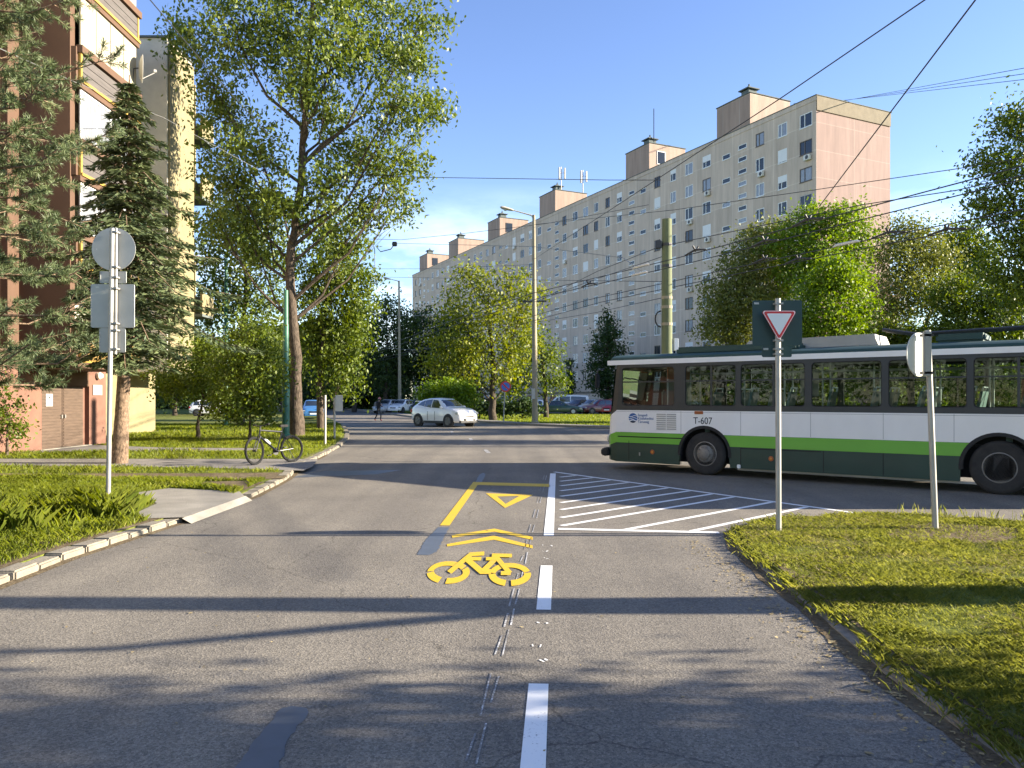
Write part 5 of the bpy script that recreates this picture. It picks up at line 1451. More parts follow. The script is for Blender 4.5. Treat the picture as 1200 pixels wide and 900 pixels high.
for ln, off, zz, lab, hg, ins in ((lineA, -.32, 5.95, 'lower left contact wire of the trolley line passing over the front of the bus', (.34, .52), (.47,)),
                             (lineA, .32, 6.02, 'second contact wire of the trolley line with white insulator right of the green concrete pole', (.28, .40), (.455,)),
                             (lineB, -.32, 5.95, 'third contact wire of the trolley line crossing in front of the lime trees', (.22, .36), ()),
                             (lineB, .32, 6.02, 'outermost contact wire of the trolley line toward the right trees', (.26, .38), (.30,))):
    q = offset_line(ln, off)
    wire(lab, [(x, y, zz) for x, y in q], .0135, 0.0, 'wire', hang=hg, ins=ins)
W_ = lambda px, py, d: at(px, py, d)
wire('upper diagonal span wire from the top edge past the roof tower to the lamp post', [W_(1110, -18, 11.5), W_(915, 115, 16), W_(715, 246, 27), W_(627, 303, 51)], .012)
wire('steep diagonal span wire crossing the pink end wall down to the trolley wires', [W_(1160, -22, 9.6), W_(1143, 0, 10), W_(960, 242, 18.6)], .012)
wire('level span wire across the blue sky from the tall roadside tree to the roof tower', [W_(400, 205, 33), W_(510, 208, 31), W_(715, 211, 28.5), W_(775, 211, 27)], .012)
for y0, y1, lab in ((119, 78, 'topmost of three thin cables in the sky right of the block'), (118.5, 85, 'middle of three thin cables in the sky right of the block'), (118, 92, 'lowest of three thin cables in the sky right of the block')):
    wire(lab, [W_(930, y0 + 3, 110), W_(985, y0, 90), W_(1210, y1, 40)], .018)
wire('span wire crossing the pink end wall below its upper third, rising to the right trees', [W_(1240, 178, 19), W_(1120, 198, 22), W_(958, 222, 27), W_(790, 246, 33), W_(627, 263, 51)], .012)
wire('feeder cable running from the green concrete pole up to the right trees', [W_(1240, 196, 18), W_(1121, 223, 20), W_(1010, 240, 22), W_(778, 288, 27)], .013)
wire('feeder cable from the green concrete pole to the lamp post crossarm', [W_(778, 287, 27), W_(700, 318, 38), W_(632, 352, 51)], .014)
wire('second feeder cable from the green concrete pole, just above the crossarm', [W_(778, 300, 27), W_(690, 330, 39), W_(632, 352, 51)], .012)
wire('low span wire from the green concrete pole toward the lamp post foot', [W_(776, 349, 27), W_(700, 366, 38), W_(627, 378, 51)], .012)
wire('pale span wire from the left suspension fitting to the trolley wires before the block', [W_(462, 285, 62), W_(625, 289, 45), W_(730, 302, 32), W_(752, 318, 25)], .014, 0, 'wire_pale')
wire('sagging span wire from the poplar foliage up past the lamp arm', [W_(425, 280, 60), W_(470, 281, 58), W_(540, 274, 54), W_(640, 262, 51), W_(760, 240, 40)], .014)
wire('span wire low over the farther lamp post head, level with its arm', [W_(395, 324, 80), W_(470, 325, 70), W_(626, 328, 51), W_(780, 330, 27)], .013)
wire('span wire just above the farther lamp post head', [W_(395, 315, 80), W_(500, 315, 70), W_(626, 310, 51)], .013)
wire('pale contact wire in the shade before the dark far trees', [W_(400, 403, 100), W_(480, 410, 84), W_(560, 402, 66), W_(625, 392, 51)], .018, 0, 'wire_pale')
wire('second pale contact wire in the shade lower on the dark far trees', [W_(400, 368, 84), W_(470, 370, 78), W_(540, 369, 66), W_(600, 368, 58)], .016, 0, 'wire_pale')
wire('pale cable running across the pine and the spruce on the left', [W_(-40, 45, 12), W_(0, 57, 13), W_(85, 95, 17), W_(192, 138, 26), W_(345, 222, 33)], .008, 0, 'wire_pale')
wire('dark cable dropping from the top edge into the roadside tree crown', [W_(165, -16, 14), W_(176, 0, 15), W_(250, 87, 21), W_(330, 175, 32)], .011)
sf = thing('wire_suspension', 'dark suspension fitting with thin drop rod hanging on wires right of the tall tree', 'wire fitting', at(438, 281, 60))
o_ = at(438, 281, 60)
MB().tube([at(430, 282, 60), at(436, 284, 60), at(439, 292, 60), at(440, 332, 60)], .03, 6).build('rod', M['dark_metal'], sf, o_)
MB().tube([at(441, 289, 60), at(446, 295, 60), at(458, 292, 60), at(463, 285, 60)], .035, 6).build('yoke', M['dark_metal'], sf, o_)
MB().bbox(*[c for p in zip(at(460, 289, 60.1), at(465, 283, 59.8)) for c in sorted(p)], .05).build('clamp', M['dark_metal'], sf, o_)
# ---------------------------------------------------------------- trolleybus
M['bus_white'] = mat('bus_white_paint', (0.85, 0.83, 0.80), 0.38, dirt=(0.76, 0.74, 0.71), scale=0.9, coat=.2, stretch=(1, 1, .5))
M['bus_lime'] = mat('bus_lime_paint', (0.14, 0.40, 0.035), 0.38, 0.06, 1.0, coat=.2)
M['bus_green'] = mat('bus_dark_green_paint', (0.008, 0.036, 0.024), 0.42, 0.18, 1.2, coat=.15)
M['bus_roof'] = mat('bus_roof_green', (0.016, 0.052, 0.042), 0.6, 0.15, 1.0)
M['bus_band'] = mat('bus_window_band', (0.028, 0.030, 0.030), 0.45, 0.1)
M['bus_glass'] = glass_mat('bus_glass', (0.60, 0.68, 0.64), -.015)
M['bus_inside'] = mat('bus_interior_panel', (0.33, 0.36, 0.34), 0.7, 0.1)
M['bus_floor'] = mat('bus_floor', (0.06, 0.06, 0.06), 0.8)
M['seat_shell'] = mat('seat_shell', (0.10, 0.16, 0.15), 0.6, 0.1)
M['seat_red'] = mat('orange_panel', (0.35, 0.09, 0.03), 0.6)
M['rail'] = mat('hand_rail', (0.45, 0.47, 0.45), 0.4, metal=.5)
M['underbody'] = mat('underbody_black', (0.012, 0.012, 0.012), 0.9)
M['grey_box'] = mat('roof_box_grey', (0.40, 0.38, 0.33), 0.7, 0.15, 2.0)
M['amber'] = mat('amber_lens', (0.55, 0.20, 0.02), 0.3)
M['orange'] = mat('orange_lamp', (0.35, 0.09, 0.02), 0.4)
M['rim'] = mat('dusty_wheel_rim', (0.20, 0.185, 0.165), 0.6, 0.25, 6.0, metal=.3)
M['tyre'] = mat('dusty_tyre', (0.030, 0.028, 0.026), 0.9, 0.3, 8.0)
M['logo_blue'] = mat('logo_blue', (0.02, 0.10, 0.30), 0.4)
M['logo_navy'] = mat('logo_navy', (0.01, 0.03, 0.07), 0.4)

ub = Vector((.781, -.624, 0)).normalized()
P0 = g(825, 557)
org_b = P0 - ub * 2.58
BL, BW = 10.9, 2.32
bus = thing('trolleybus', 'white and green trolleybus with black window band and fleet number T-607 crossing the junction', 'trolleybus', (org_b.x, org_b.y, 0), math.atan2(ub.y, ub.x))
def tx(px):                                                   # pixel column -> length along the near side
    u = (px - 600) / F
    return 2.58 + (P0.y * u - P0.x) / (ub.x - ub.y * u)
wheels_x = (2.58, tx(1171)); WR = .475; AR = .60
ZS, ZG, ZW, ZB, ZT, ZR = .20, .655, .905, 1.425, 2.50, 2.68     # skirt, dark green, lime, white, band top, cantrail top
def arch(u, z0):
    z = z0
    for xc in wheels_x:
        q = AR * AR - (u - xc) ** 2
        if q > 0: z = max(z, .47 + math.sqrt(q))
    return z
def side_strip(z0, z1, x0, x1, y, inward, n=260, f0=None):
    mb = MB(); us = [lerp(x0, x1, i / n) for i in range(n + 1)]
    for xc in wheels_x: us += [xc - AR, xc + AR]
    us = sorted(us)
    for a, b in zip(us[:-1], us[1:]):
        za, zb_ = arch(a, z0), arch(b, z0)
        if za >= z1 and zb_ >= z1: continue
        za, zb_ = min(za, z1), min(zb_, z1)
        mb.quad((a, y, za), (b, y, zb_), (b, y, z1), (a, y, z1))
        mb.quad((a, y, za), (a, y + inward, za), (b, y + inward, zb_), (b, y, zb_))
    return mb
FX = .34
for y, s in ((0, 1), (BW, -1)):
    side_strip(ZS, ZG - .004, FX, BL, y, .05 * s).build('skirt', M['bus_green'], bus)
    side_strip(ZG, ZW - .004, FX, BL, y, .05 * s).build('lime_stripe', M['bus_lime'], bus)
    side_strip(ZW, ZB, FX, BL, y, .05 * s).build('side_panel', M['bus_white'], bus)
# window band with rounded openings
def cell(mb, y, xa, xb, win, inward):
    """xa, xb: (bottom, top) x of the cell; win (x0,x1,z0,z1,r)"""
    x0, x1, z0, z1, r = win
    rr_ = rrect(x1 - x0, z1 - z0, r, 5); cx_, cz = (x0 + x1) / 2, (z0 + z1) / 2
    inn = [(cx_ + a, cz + b) for a, b in rr_]; out = []
    sx = lambda z, e: lerp(e[0], e[1], (z - ZB) / (ZT - ZB))
    n = 6
    for i, (a, b) in enumerate(inn):
        c = i // n; j = i % n
        right = c in (0, 3); topp = c in (0, 1)
        e = xb if right else xa; zz = ZT if topp else ZB
        first_is_side = c in (0, 2)
        if j in (1, 2, 3, 4): out.append((sx(zz, e), zz))
        elif (j == 0) == first_is_side: out.append((sx(b, e), b))
        else: out.append((a, zz))
    m = len(inn)
    for i in range(m):
        k = (i + 1) % m
        p = [(out[i][0], y, out[i][1]), (out[k][0], y, out[k][1]), (inn[k][0], y, inn[k][1]), (inn[i][0], y, inn[i][1])]
        q = []
        for v_ in p:
            if v_ not in q: q.append(v_)
        mb.add(q, [tuple(range(len(q)))])
        mb.quad((inn[i][0], y, inn[i][1]), (inn[k][0], y, inn[k][1]), (inn[k][0], y + inward, inn[k][1]), (inn[i][0], y + inward, inn[i][1]))
    return inn
edges = [(tx(729), tx(790)), (tx(803), tx(862)), (tx(868), tx(943)), (tx(951), tx(1033)), (tx(1041), tx(1133)), (tx(1141), tx(1141) + 1.30)]
last = edges[-1][1]
while last + 1.3 < BL - .15:
    edges.append((last + .14, last + 1.30)); last = edges[-1][1]
for y, s in ((0, 1), (BW, -1)):
    band = MB(); panes = []
    for i, (a, b) in enumerate(edges):
        xa = FX if i == 0 else (edges[i - 1][1] + a) / 2
        xb = BL if i == len(edges) - 1 else (b + edges[i + 1][0]) / 2
        z0, z1 = 1.535, 2.43
        inn = cell(band, y, (xa, xa + (.10 if i == 0 else 0)), (xb, xb), (a, b, z0, z1, .07), .04 * s)
        panes.append((inn, a, b, z0, z1, i))
    bo = band.build('window_band', M['bus_band'], bus)
    for inn, a, b, z0, z1, i in panes:
        gm = MB().add([(p[0], y + .03 * s, p[1]) for p in inn], [tuple(range(len(inn)))])
        wo = gm.build('window', M['bus_glass'], bus)
        bar = MB()
        zb_ = lerp(z0, z1, .62)
        bar.box(a, b, min(y + .008 * s, y + .045 * s), max(y + .008 * s, y + .045 * s), zb_ - .015, zb_ + .015)
        if i in (1, 2, 5): 
            xm = lerp(a, b, .52); bar.box(xm - .02, xm + .02, min(y + .01 * s, y + .04 * s), max(y + .01 * s, y + .04 * s), z0, z1)
        bar.build('sliding_frame', M['bus_band'], wo)
        gk = MB(); n = len(inn)
        cx_, cz = (a + b) / 2, (z0 + z1) / 2
        for k2 in range(n):
            p, q = inn[k2], inn[(k2 + 1) % n]
            pi = (lerp(p[0], cx_, .02), lerp(p[1], cz, .03)); qi = (lerp(q[0], cx_, .02), lerp(q[1], cz, .03))
            gk.quad((p[0], y - .004 * s, p[1]), (q[0], y - .004 * s, q[1]), (qi[0], y + .012 * s, qi[1]), (pi[0], y + .012 * s, pi[1]))
        gk.build('gasket', M['black_rubber'], wo)
# roof: cantrail strip and curved top
for y, s in ((0, 1), (BW, -1)):
    MB().box(.10, BL, min(y - .015 * s, y + .05 * s), max(y - .015 * s, y + .05 * s), ZT, ZR - .07).build('cantrail', M['bus_white'], bus)
rf = MB(); n = 14
for xs in ((.12, BL),):
    prev = None
    for k in range(n + 1):
        t = k / n; a = math.pi * t
        yy = BW / 2 - (BW / 2 + .015) * math.cos(a); zz = ZR - .07 + .17 * math.sin(a) ** .7
        cur = (yy, zz)
        if prev:
            rf.quad((.20, prev[0], prev[1]), (BL, prev[0], prev[1]), (BL, cur[0], cur[1]), (.20, cur[0], cur[1]))
            rf.add([(.20, prev[0], prev[1]), (.20, cur[0], cur[1]), (.06, BW / 2, ZR - .08)], [(0, 1, 2)])
        prev = cur
rfo = rf.build('roof', M['bus_roof'], bus, smooth=True)
eq = MB().bbox(tx(785), tx(930), .28, BW - .28, ZR + .02, ZR + .20, .05)
eq.build('equipment_cover', M['bus_roof'], rfo)
gb = MB().prism([(tx(852), ZR + .10), (tx(1018), ZR + .10), (tx(1012), ZR + .33), (tx(862), ZR + .30)], lambda a, b, t: Vector((a, t, b)), .75, BW - .5)
gb.build('resistor_box', M['grey_box'], rfo)
MB().bbox(tx(1090), tx(1150), .5, 1.3, ZR + .08, ZR + .24, .04).build('vent_hatch', M['bus_roof'], rfo)
for yy in (.95, 1.35):
    MB().tube([(tx(1020), yy, ZR + .42), (tx(1060), yy, ZR + .30), (BL - .3, yy, ZR + .38)], [.035, .032, .025], 8).build('trolley_boom', M['dark_metal'], rfo)
# front end
prof = [(FX, 0.0), (.17, .03), (.06, .14), (.0, .38), (-.05, .8), (-.06, BW / 2)]
prof = prof + [(x, BW - y) for x, y in reversed(prof[:-1])]
def fx(x, z):
    k = max(0, (z - 1.2) / (ZT - 1.2)); return x + .17 * k * (1 if x < FX - .01 else .0) + (.10 * k if x >= FX - .01 else 0)
def fz(z, x):
    dr = {ZG: .11, ZW: .12, ZB: .20, ZS: -.05}.get(z, 0)
    k = min(1, max(0, (FX - x) / .34)); return z - dr * k
levels = [(ZS, ZG, 'front_skirt', 'bus_green'), (ZG, ZW, 'front_stripe', 'bus_lime'), (ZW, ZB, 'front_panel', 'bus_white'), (ZT, ZR - .07, 'front_cap', 'bus_white')]
for za, zb_, nm, mm in levels:
    mb = MB()
    for i in range(len(prof) - 1):
        (xa, ya), (xc, yc) = prof[i], prof[i + 1]
        mb.quad((fx(xa, za), ya, fz(za, xa)), (fx(xc, za), yc, fz(za, xc)), (fx(xc, zb_), yc, fz(zb_, xc)), (fx(xa, zb_), ya, fz(zb_, xa)))
    mb.build(nm, M[mm], bus)
mb = MB(); fr_m = MB()
for i in range(len(prof) - 1):
    (xa, ya), (xc, yc) = prof[i], prof[i + 1]
    P_ = [Vector((fx(xa, ZB), ya, fz(ZB, xa))), Vector((fx(xc, ZB), yc, fz(ZB, xc))), Vector((fx(xc, ZT), yc, ZT)), Vector((fx(xa, ZT), ya, ZT))]
    if i in (0, len(prof) - 2): fr_m.add(P_, [(0, 1, 2, 3)])
    else:
        lo, hi = .06, .92
        A_, B_, C_, D_ = P_[0].lerp(P_[3], lo), P_[1].lerp(P_[2], lo), P_[1].lerp(P_[2], hi), P_[0].lerp(P_[3], hi)
        mb.add([A_, B_, C_, D_], [(0, 1, 2, 3)])
        fr_m.add([P_[0], P_[1], B_, A_], [(0, 1, 2, 3)]); fr_m.add([D_, C_, P_[2], P_[3]], [(0, 1, 2, 3)])
mb.build('windscreen', M['bus_glass'], bus); fr_m.build('windscreen_frame', M['bus_band'], bus)
MB().bbox(-.13, -.02, .12, BW - .12, .30, .50, .03).bbox(-.12, .10, .02, .16, .32, .49, .03).build('bumper', M['black_rubber'], bus)
for yy in (.38, BW - .38):
    MB().lathe([(.001, -.09), (.11, -.085), (.12, -.03)], (0, yy, .72), 'x', 16).build('headlight', M['diffuser'], bus)
MB().bbox(-.09, -.06, .62, BW - .62, 2.3, 2.48, .01).build('destination_box', M['dark_metal'], bus)
for yy in (-.2, BW + .2):
    mr_ = MB().tube([(.0, yy + (.2 if yy < 0 else -.2), 2.42), (-.06, yy, 2.38), (-.06, yy, 2.2)], .015, 6).build('mirror_arm', M['dark_metal'], bus)
    MB().bbox(-.1, -.03, yy - .07, yy + .07, 1.95, 2.3, .02).build('mirror', M['black_rubber'], mr_)
# rear end
mb = MB().box(BL - .04, BL + .05, 0.02, BW - .02, .3, ZR - .07); mb.build('rear_panel', M['bus_white'], bus)
# underbody, floor, interior
MB().box(.5, BL - .1, .42, BW - .42, .24, .80).build('underbody', M['underbody'], bus)
for xc in wheels_x:
    wl = MB()
    wl.box(xc - .64, xc + .64, .36, .41, .25, 1.10); wl.box(xc - .66, xc - .62, .05, .42, .3, 1.05).box(xc + .62, xc + .66, .05, .42, .3, 1.05).box(xc - .66, xc + .66, .05, .42, 1.08, 1.11)
    wl.build('wheel_well', M['underbody'], bus)
MB().box(.3, BL - .1, .36, BW - .36, .81, .86).build('floor', M['bus_floor'], bus)
MB().box(.35, BL - .12, .07, BW - .07, ZT - .03, ZT + .0).build('ceiling', M['bus_inside'], bus)
MB().box(.35, BL - .1, .055, .075, 1.12, 1.42).box(.35, BL - .1, BW - .075, BW - .055, 1.12, 1.42).build('inner_lining', M['bus_inside'], bus)
MB().box(1.62, 1.66, .1, 1.3, .87, 2.15).build('cab_partition', M['bus_inside'], bus)
MB().box(1.63, 1.65, .1, 1.3, 2.15, 2.44).build('cab_blind', M['seat_red'], bus)
MB().bbox(.95, 1.4, .3, .8, 1.15, 1.27, .04).bbox(1.36, 1.47, .3, .8, 1.2, 1.9, .04).build('driver_seat', M['seat_shell'], bus)
sw = MB(); 
for k in range(20):
    a0, a1 = 2 * math.pi * k / 20, 2 * math.pi * (k + 1) / 20
    f_ = lambda a: Vector((.62, .55, 1.55)) + Vector((math.cos(a) * .22 * .9, math.sin(a) * .22, math.cos(a) * .22 * -.35))
    sw.tube([f_(a0), f_(a1)], .016, 6, cap=False)
sw.tube([(.62, .55, 1.55), (.5, .55, 1.1)], .03, 6).build('steering_wheel', M['black_rubber'], bus)
MB().bbox(.25, .6, .2, BW - .2, .87, 1.42, .05).build('dashboard', M['bus_band'], bus)
seat_proto = None
def add_seat(x, y):
    global seat_proto
    if seat_proto is None:
        mb = MB().bbox(-.2, .2, -.2, .2, .40, .46, .02)
        mb.prism([(.14, .44), (.20, .44), (.30, .98), (.25, .98)], lambda a, b, t: Vector((a, t, b)), -.2, .2)
        mb.box(-.04, .06, -.04, .04, 0, .40)
        seat_proto = mb.build('seat', M['seat_shell'], bus); o = seat_proto
        MB().tube([(.28, -.17, .96), (.30, -.17, 1.06), (.30, .17, 1.06), (.28, .17, .96)], .015, 6).build('grab_rail', M['rail'], o)
    else: o = copy_tree(seat_proto, bus)
    o.location = (x, y, .86)
x = 2.5
while x < BL - .8:
    for yy in (.35, BW - .35, BW - .78):
        if yy > 1 and (abs(x - 4.6) < .6 or abs(x - 8.2) < .6): continue
        add_seat(x, yy)
    x += .82
for x in (1.9, 3.0, 4.1, 4.9, 5.9, 7.0, 7.9, 8.8, 9.8):
    for yy in (.75, BW - 1.05):
        MB().tube([(x, yy, .86), (x, yy, 2.46)], .018, 8).build('hand_pole', M['rail'], bus)
for yy in (.75, BW - 1.05):
    MB().tube([(1.9, yy, 2.28), (9.8, yy, 2.28)], .016, 8).build('hand_rail', M['rail'], bus)
MB().box(tx(1190), tx(1190) + .5, 1.0, 1.05, 1.5, 2.05).build('orange_board', M['seat_red'], bus)
MB().box(tx(897), tx(897) + .42, BW - .12, BW - .10, 1.75, 2.38).build('window_blind', M['bus_inside'], bus)
# wheels
for xc in wheels_x:
    for y0, s in ((.03, 1), (BW - .03, -1)):
        ty = MB().lathe([(.27, .02 * s), (.40, .0), (WR - .03, .015 * s), (WR, .05 * s), (WR, .24 * s), (WR - .03, .28 * s), (.30, .29 * s)], (xc, y0, WR), 'y', 36)
        wo = ty.build('wheel', M['tyre'], bus, smooth=True)
        front = xc < 3
        dep = [(.275, .02), (.255, .015), (.235, .05), (.20, .055), (.19, .01 if front else .14), (.13, -.01 if front else .15), (.12, -.03 if front else .06), (.06, -.045 if front else .05), (.0, -.045 if front else .05)]
        rm = MB().lathe([(r_, h * s) for r_, h in dep], (xc, y0, WR), 'y', 30).build('rim', M['rim'], wo, smooth=True)
        bm_ = MB()
        for k in range(10):
            a = 2 * math.pi * k / 10
            c = Vector((xc + .16 * math.cos(a), y0, WR + .16 * math.sin(a)))
            bm_.lathe([(.014, (-.03 if front else .10) * s), (.016, .06 * s)], c, 'y', 6)
        bm_.build('wheel_nuts', M['rim'], rm)
    fl = MB(); n = 22
    for k in range(n):
        a0, a1 = R(lerp(-5, 185, k / n)), R(lerp(-5, 185, (k + 1) / n))
        q = []
        for a, r_, yy in ((a0, AR - .035, -.012), (a0, AR + .03, -.008), (a1, AR + .03, -.008), (a1, AR - .035, -.012)):
            q.append((xc + r_ * math.cos(a), yy, .47 + r_ * math.sin(a)))
        fl.add(q, [(0, 1, 2, 3)])
        q2 = [(xc + (AR - .035) * math.cos(a), yy, .47 + (AR - .035) * math.sin(a)) for a, yy in ((a0, -.012), (a1, -.012), (a1, .1), (a0, .1))]
        fl.add(q2, [(0, 1, 2, 3)])
    fl.build('wheel_arch', M['black_rubber'], bus)
# seams, louvres, lamps on the near side
sm = MB()
for px in (737, 798): sm.box(tx(px) - .006, tx(px) + .006, -.003, .002, ZS + .02, ZG + .05)
for px in (868, 965, 1035): sm.box(tx(px) - .006, tx(px) + .006, -.003, .002, ZS + .02, ZG)
sm.box(tx(868), tx(962), -.003, .002, ZG - .035, ZG - .02)
sm.box(tx(724), tx(801), -.003, .002, ZG + .13, ZG + .155)
for xq in (tx(868), tx(950), tx(1035), tx(1118), tx(798)): sm.box(xq - .0025, xq + .0025, -.0015, .002, ZW + .01, ZB - .01)
sm.box(FX, BL, -.0015, .002, ZB - .035, ZB - .031)
sm.build('panel_seams', M['underbody'], bus)
lv = MB()
x0, x1 = tx(769), tx(793)
for k in range(8):
    z = 1.35 - .048 * k
    for j in range(2):
        a = lerp(x0, x1, j / 2) + .01; b_ = lerp(x0, x1, (j + 1) / 2) - .01
        lv.add([(a, -.003, z), (b_, -.003, z), (b_, -.012, z - .022), (a, -.012, z - .022)], [(0, 1, 2, 3)]); lv.box(a, b_, -.012, .0, z - .026, z - .023)
lv.build('louvre', M['grey_frame'], bus)
MB().bbox(tx(814), tx(824), -.02, .01, 1.352, 1.42, .006).build('side_lamp', M['orange'], bus)
for px, z in ((764.5, .46), (903.5, .44)):
    MB().lathe([(.055, .0), (.05, -.012), (.0, -.014)], (tx(px), 0, z), 'y', 14).build('reflector_base', M['orange'], bus)
    MB().lathe([(.03, -.0145), (.0, -.022)], (tx(px), 0, z), 'y', 12).build('reflector', M['amber'], bus)
MB().bbox(tx(749), tx(749) + .03, -.015, .005, .36, .44, .004).build('lock', M['galv'], bus)
MB().bbox(tx(864), tx(868), -.03, .02, .20, .28, .01).build('side_marker', M['sign_white'], bus)
MB().box(tx(862), BL - .5, .10, .14, .15, .19).build('sill_rail', M['grey_box'], bus)
# lettering and emblem (Z up, facing -Y)
mt = lambda x, z: Matrix.Translation((x, -.004, z)) @ Matrix.Rotation(R(90), 4, 'X')
text_mesh('fleet_number', 'T-607', .215, mt(tx(812.5), 1.135) @ Matrix.Diagonal((.86, 1, 1, 1)), M['ink'], bus, .002)
lx = tx(738)
for k, wd in enumerate(('Szegedi', 'Közlekedési', 'Társaság')):
    text_mesh('operator_name', wd, .085, mt(tx(747.5), 1.285 - .078 * k), M['logo_blue'], bus, .002)
em = MB(); r_ = .115; cx_, cz = tx(741.8), 1.24
em.lathe([(.0, -.003), (r_, -.003), (r_, .001)], (cx_, 0, cz), 'y', 28)
emo = em.build('emblem', M['logo_blue'], bus)
cut = MB()
for zz, hh, ph in ((.045, .013, 0), (-.005, .012, .8), (-.055, .022, 1.6)):
    up, lo = [], []
    for k in range(17):
        a = lerp(-.98, .98, k / 16); xr = a * math.sqrt(max(0, r_ * r_ - zz * zz)) * 1.02
        w_ = .014 * math.sin(a * 3.4 + ph)
        up.append((cx_ + xr, -.0055, cz + zz + w_ + hh * .5)); lo.append((cx_ + xr, -.0055, cz + zz + w_ - hh * .5))
    for k in range(16): cut.add([lo[k], lo[k + 1], up[k + 1], up[k]], [(0, 1, 2, 3)])
cut.build('wave', M['sign_white'], emo)
cut = MB(); pts = [(cx_ + r_ * 1.0 * math.cos(R(a)), cz + r_ * 1.0 * math.sin(R(a))) for a in range(215, 326, 10)]
cut.prism(pts, lambda a, b, t: Vector((a, t, b)), -.0052, -.0035); cut.build('base_segment', M['logo_navy'], emo)
# ---------------------------------------------------------------- cars
def car_paint(name, col): return mat(name, col, 0.3, coat=.7)
M['car_white'] = car_paint('car_white', (0.85, 0.83, 0.79)); M['car_green'] = car_paint('car_dark_green', (0.012, 0.05, 0.035)); M['car_silver'] = car_paint('car_silver', (0.42, 0.43, 0.44))
M['car_red'] = car_paint('car_red', (0.42, 0.02, 0.025)); M['car_darkred'] = car_paint('car_dark_red', (0.13, 0.012, 0.02)); M['car_blue'] = car_paint('car_blue', (0.05, 0.17, 0.38)); M['car_dark'] = car_paint('car_dark_grey', (0.035, 0.038, 0.045)); M['car_navy'] = car_paint('car_navy', (0.02, 0.035, 0.09))
M['car_glass'] = mat('car_glass', (0.018, 0.024, 0.03), 0.06, spec=1.0, coat=.6); M['trim_black'] = mat('black_trim', (0.018, 0.018, 0.018), 0.6); M['alloy'] = mat('alloy', (0.09, 0.09, 0.09), 0.35, metal=.5); M['hubcap'] = mat('silver_hubcap', (0.5, 0.5, 0.48), 0.5, metal=.2)
M['headlamp'] = mat('headlamp', (0.35, 0.38, 0.40), 0.1, spec=1.0, coat=.8); M['tail'] = mat('tail_lamp', (0.40, 0.015, 0.015), 0.25)

SHAPES = {
 # x fraction (rear 0 .. front 1): (z bottom, belt, top, half width low, belt, top)
 'crossover': [(0, .44, .76, .84, .70, .66, .58), (.02, .32, .95, 1.02, .86, .84, .64), (.06, .26, 1.04, 1.20, .95, .92, .62), (.13, .24, 1.05, 1.38, .98, .95, .63), (.22, .24, 1.03, 1.49, 1, .95, .65), (.34, .24, 1.01, 1.55, 1, .95, .68), (.45, .24, 1.00, 1.57, .98, .95, .70), (.54, .24, .99, 1.54, .98, .95, .70), (.62, .24, .98, 1.40, .98, .95, .72), (.71, .24, .98, 1.12, .99, .96, .80), (.75, .24, .98, 1.06, 1, .96, .84), (.87, .24, .94, 1.00, 1, .95, .80), (.955, .26, .82, .90, .93, .88, .68), (.985, .30, .70, .76, .80, .76, .58), (1, .36, .60, .64, .68, .66, .5)],
 'sedan': [(0, .34, .70, .78, .80, .78, .7), (.02, .28, .82, .90, .92, .90, .72), (.16, .24, .86, .94, .98, .94, .74), (.22, .24, .88, 1.06, .99, .95, .74), (.33, .22, .89, 1.37, 1, .95, .66), (.45, .22, .88, 1.41, 1, .95, .67), (.55, .22, .87, 1.38, 1, .95, .67), (.68, .22, .86, .98, 1, .95, .76), (.72, .22, .85, .92, 1, .95, .76), (.88, .23, .76, .83, .98, .93, .72), (.98, .28, .62, .70, .88, .85, .64), (1, .34, .55, .60, .8, .78, .6)],
 'hatch': [(0, .34, .78, .90, .82, .80, .62), (.02, .27, .92, 1.10, .93, .90, .64), (.10, .23, .94, 1.42, .98, .94, .66), (.25, .22, .94, 1.50, 1, .95, .68), (.45, .22, .93, 1.51, 1, .95, .69), (.55, .22, .92, 1.47, 1, .95, .69), (.70, .22, .91, 1.06, 1, .95, .76), (.75, .22, .90, .97, 1, .95, .76), (.90, .24, .80, .87, .97, .92, .7), (.98, .28, .64, .72, .88, .85, .62), (1, .34, .56, .60, .8, .78, .58)],
 'van': [(0, .36, 1.0, 1.85, .92, .92, .82), (.02, .28, 1.1, 1.98, .98, .98, .84), (.3, .26, 1.1, 2.05, 1, .98, .85), (.6, .26, 1.1, 2.05, 1, .98, .84), (.70, .26, 1.1, 1.95, 1, .98, .82), (.84, .26, 1.08, 1.30, 1, .98, .82), (.87, .26, 1.06, 1.16, 1, .97, .80), (.97, .3, .82, .90, .92, .9, .72), (1, .38, .6, .66, .84, .82, .66)],
}
WINS = {
 'crossover': dict(side=[[(.15, .42), (.20, .80), (.29, .90), (.29, .18)], [(.30, .16), (.30, .90), (.44, .93), (.44, .06)], [(.455, .06), (.455, .93), (.555, .90), (.69, .08)]], ws=(.59, .715), rear=(.04, .11), wb=(.19, .80), wr=.365),
 'sedan': dict(side=[[(.235, .1), (.325, .88), (.43, .92), (.43, .05)], [(.445, .05), (.445, .92), (.545, .90), (.66, .08)]], ws=(.57, .68), rear=(.22, .32), wb=(.20, .80), wr=.30),
 'hatch': dict(side=[[(.08, .12), (.12, .86), (.21, .9), (.21, .1)], [(.225, .1), (.225, .92), (.40, .93), (.40, .06)], [(.415, .06), (.415, .93), (.545, .9), (.68, .08)]], ws=(.57, .71), rear=(.025, .095), wb=(.17, .80), wr=.31),
 'van': dict(side=[[(.06, .1), (.06, .82), (.40, .84), (.40, .1)], [(.42, .1), (.42, .84), (.66, .84), (.66, .1)], [(.68, .1), (.68, .82), (.72, .80), (.82, .12)]], ws=(.715, .845), rear=(.006, .018), wb=(.17, .80), wr=.33),
}
